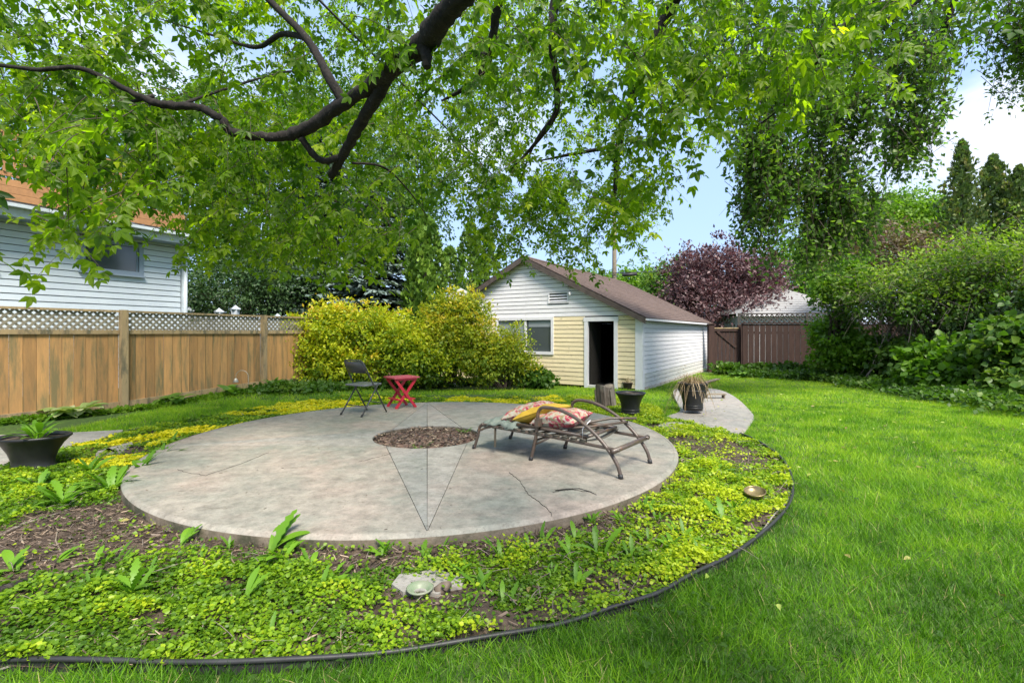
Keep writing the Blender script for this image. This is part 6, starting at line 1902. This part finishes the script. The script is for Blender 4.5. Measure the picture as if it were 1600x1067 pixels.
n_tri = sum(len(o.data.loops)-2*len(o.data.polygons) for o in COL.objects if o.type=='MESH')
print('triangles', n_tri, 'objects', len(COL.objects))
# ---- bits that lie about: fallen leaves on the lawn and bed, clover in the turf, bare runners in the creeping cover
def litter():
    n = 420
    x = R.uniform(-5,8,n); y = R.uniform(1.8,11,n)
    ok = visible(x,y)&~in_patio(x,y,.02)&~((x>3)&(y>12)); x,y = x[ok],y[ok]; n=len(x)
    a = R.random(n)*2*PI
    pos = np.stack([x,y,gz(x,y)+.035+.02*R.random(n)],1)
    V,F,v = stamp(T_ovate,pos,np.stack([np.cos(a),np.sin(a),R.normal(size=n)*.2],1),UP+R.normal(size=(n,3))*.35,.03+.035*R.random(n),R.random(n))
    o = npmesh('fallen_leaves',V,F,v,leafmat('fallen_leaf',[(0,(0.20,0.14,0.06)),(.4,(0.36,0.32,0.10)),(.7,(0.30,0.42,0.06)),(1,(0.55,0.50,0.22))],.3)); tag(o,'scattered small fallen leaves lying on lawn and bed','leaf litter',kind='stuff')
    n = 9000
    x = R.uniform(-1.5,7,n); y = R.uniform(1.7,9,n)
    ok = visible(x,y)&~inpoly(x,y,BED)&~in_patio(x,y,.02)&~inpoly(x,y,RPATHW)&(fnoise(x+2,y+5,1.5)>.56); x,y = x[ok],y[ok]; n=len(x)
    a = R.random(n)*2*PI
    T3 = tjoin([xform(T_round,0,.5,(0,.02,0)),xform(T_round,2.1,.5,(-.02,0,0)),xform(T_round,-2.1,.5,(.02,0,0))])
    V,F,v = stamp(T3,np.stack([x,y,gz(x,y)+.025+.03*R.random(n)],1),np.stack([np.cos(a),np.sin(a),np.zeros(n)],1),UP+R.normal(size=(n,3))*.3,.022+.014*R.random(n),R.random(n)*.5)
    o = npmesh('clover',V,F,v,M['green_leaf']); tag(o,'low clover patches growing in the lawn','clover',kind='stuff')
    n = 1500
    x = R.uniform(-5,2.8,n); y = R.uniform(1.8,6,n)
    ok = visible(x,y)&inpoly(x,y,BED)&~in_patio(x,y,.05); x,y = x[ok],y[ok]; n=len(x)
    A = np.stack([x,y,gz(x,y)+.02+.03*R.random(n)],1); a = R.random(n)*2*PI; l = .05+.22*R.random(n)**2
    B = A+np.stack([np.cos(a)*l,np.sin(a)*l,R.normal(size=n)*.018],1)
    V,F = ribbon(A,B,.0028,.0012,3,sag=.02*R.normal(size=n))
    o = npmesh('dry_twigs',V,F,None,M['greytwig']); tag(o,'thin dry twigs and runners strewn over the bed','twigs',kind='stuff')
litter()

# ---- small dandelions coming up through the cover in front of the patio
for px, py, lab in [(240,905,'small dandelion seedling right of the tall dock weed at lower left'),(330,925,'dandelion seedling in thick cover below the thistle seedling'),(480,892,'dandelion seedling on the mulch right of the wide arching clump'),
 (505,935,'dandelion seedling in the cover left of the broken concrete piece, lower one'),(600,872,'seedling under the slab rim, left of the star tip'),(665,880,'seedling on mulch directly below the star tip'),(690,862,'seedling touching the slab rim just right of the star tip'),
 (780,880,'seedling on the mulch midway between star tip and upright dandelions'),(820,865,'leafy seedling below the crack that reaches the slab edge'),(845,850,'seedling nearest the end of the slab crack'),(905,850,'seedling above the narrow upright dandelion in the right bed'),
 (975,820,'seedling in the small bare patch right of the slab edge'),(985,875,'seedling below the small bare patch in the right bed'),(1030,820,'seedling in bright cover between slab edge and brass bowl'),(1090,870,'seedling close to the edging strip below the brass bowl'),
 (1150,800,'seedling beside the brass bowl on its left'),(90,885,'seedling on bare earth near the driftwood at far left'),(60,930,'seedling in the cover just below the driftwood'),(140,925,'seedling between the driftwood and the tall dock weed'),
 (380,945,'lone seedling low in the thick front cover, left of centre'),(790,950,'seedling near the edging strip right of the broken concrete'),(900,925,'seedling near the edging strip below the upright dandelions')]:
    rosette('weed_plant', lab, G(px+random.uniform(-4,4),py)+Vector((0,0,.01)), random.randint(5,8), random.uniform(.10,.17), (.7,1.35), DL, .02, group='dandelion seedlings in the front bed')
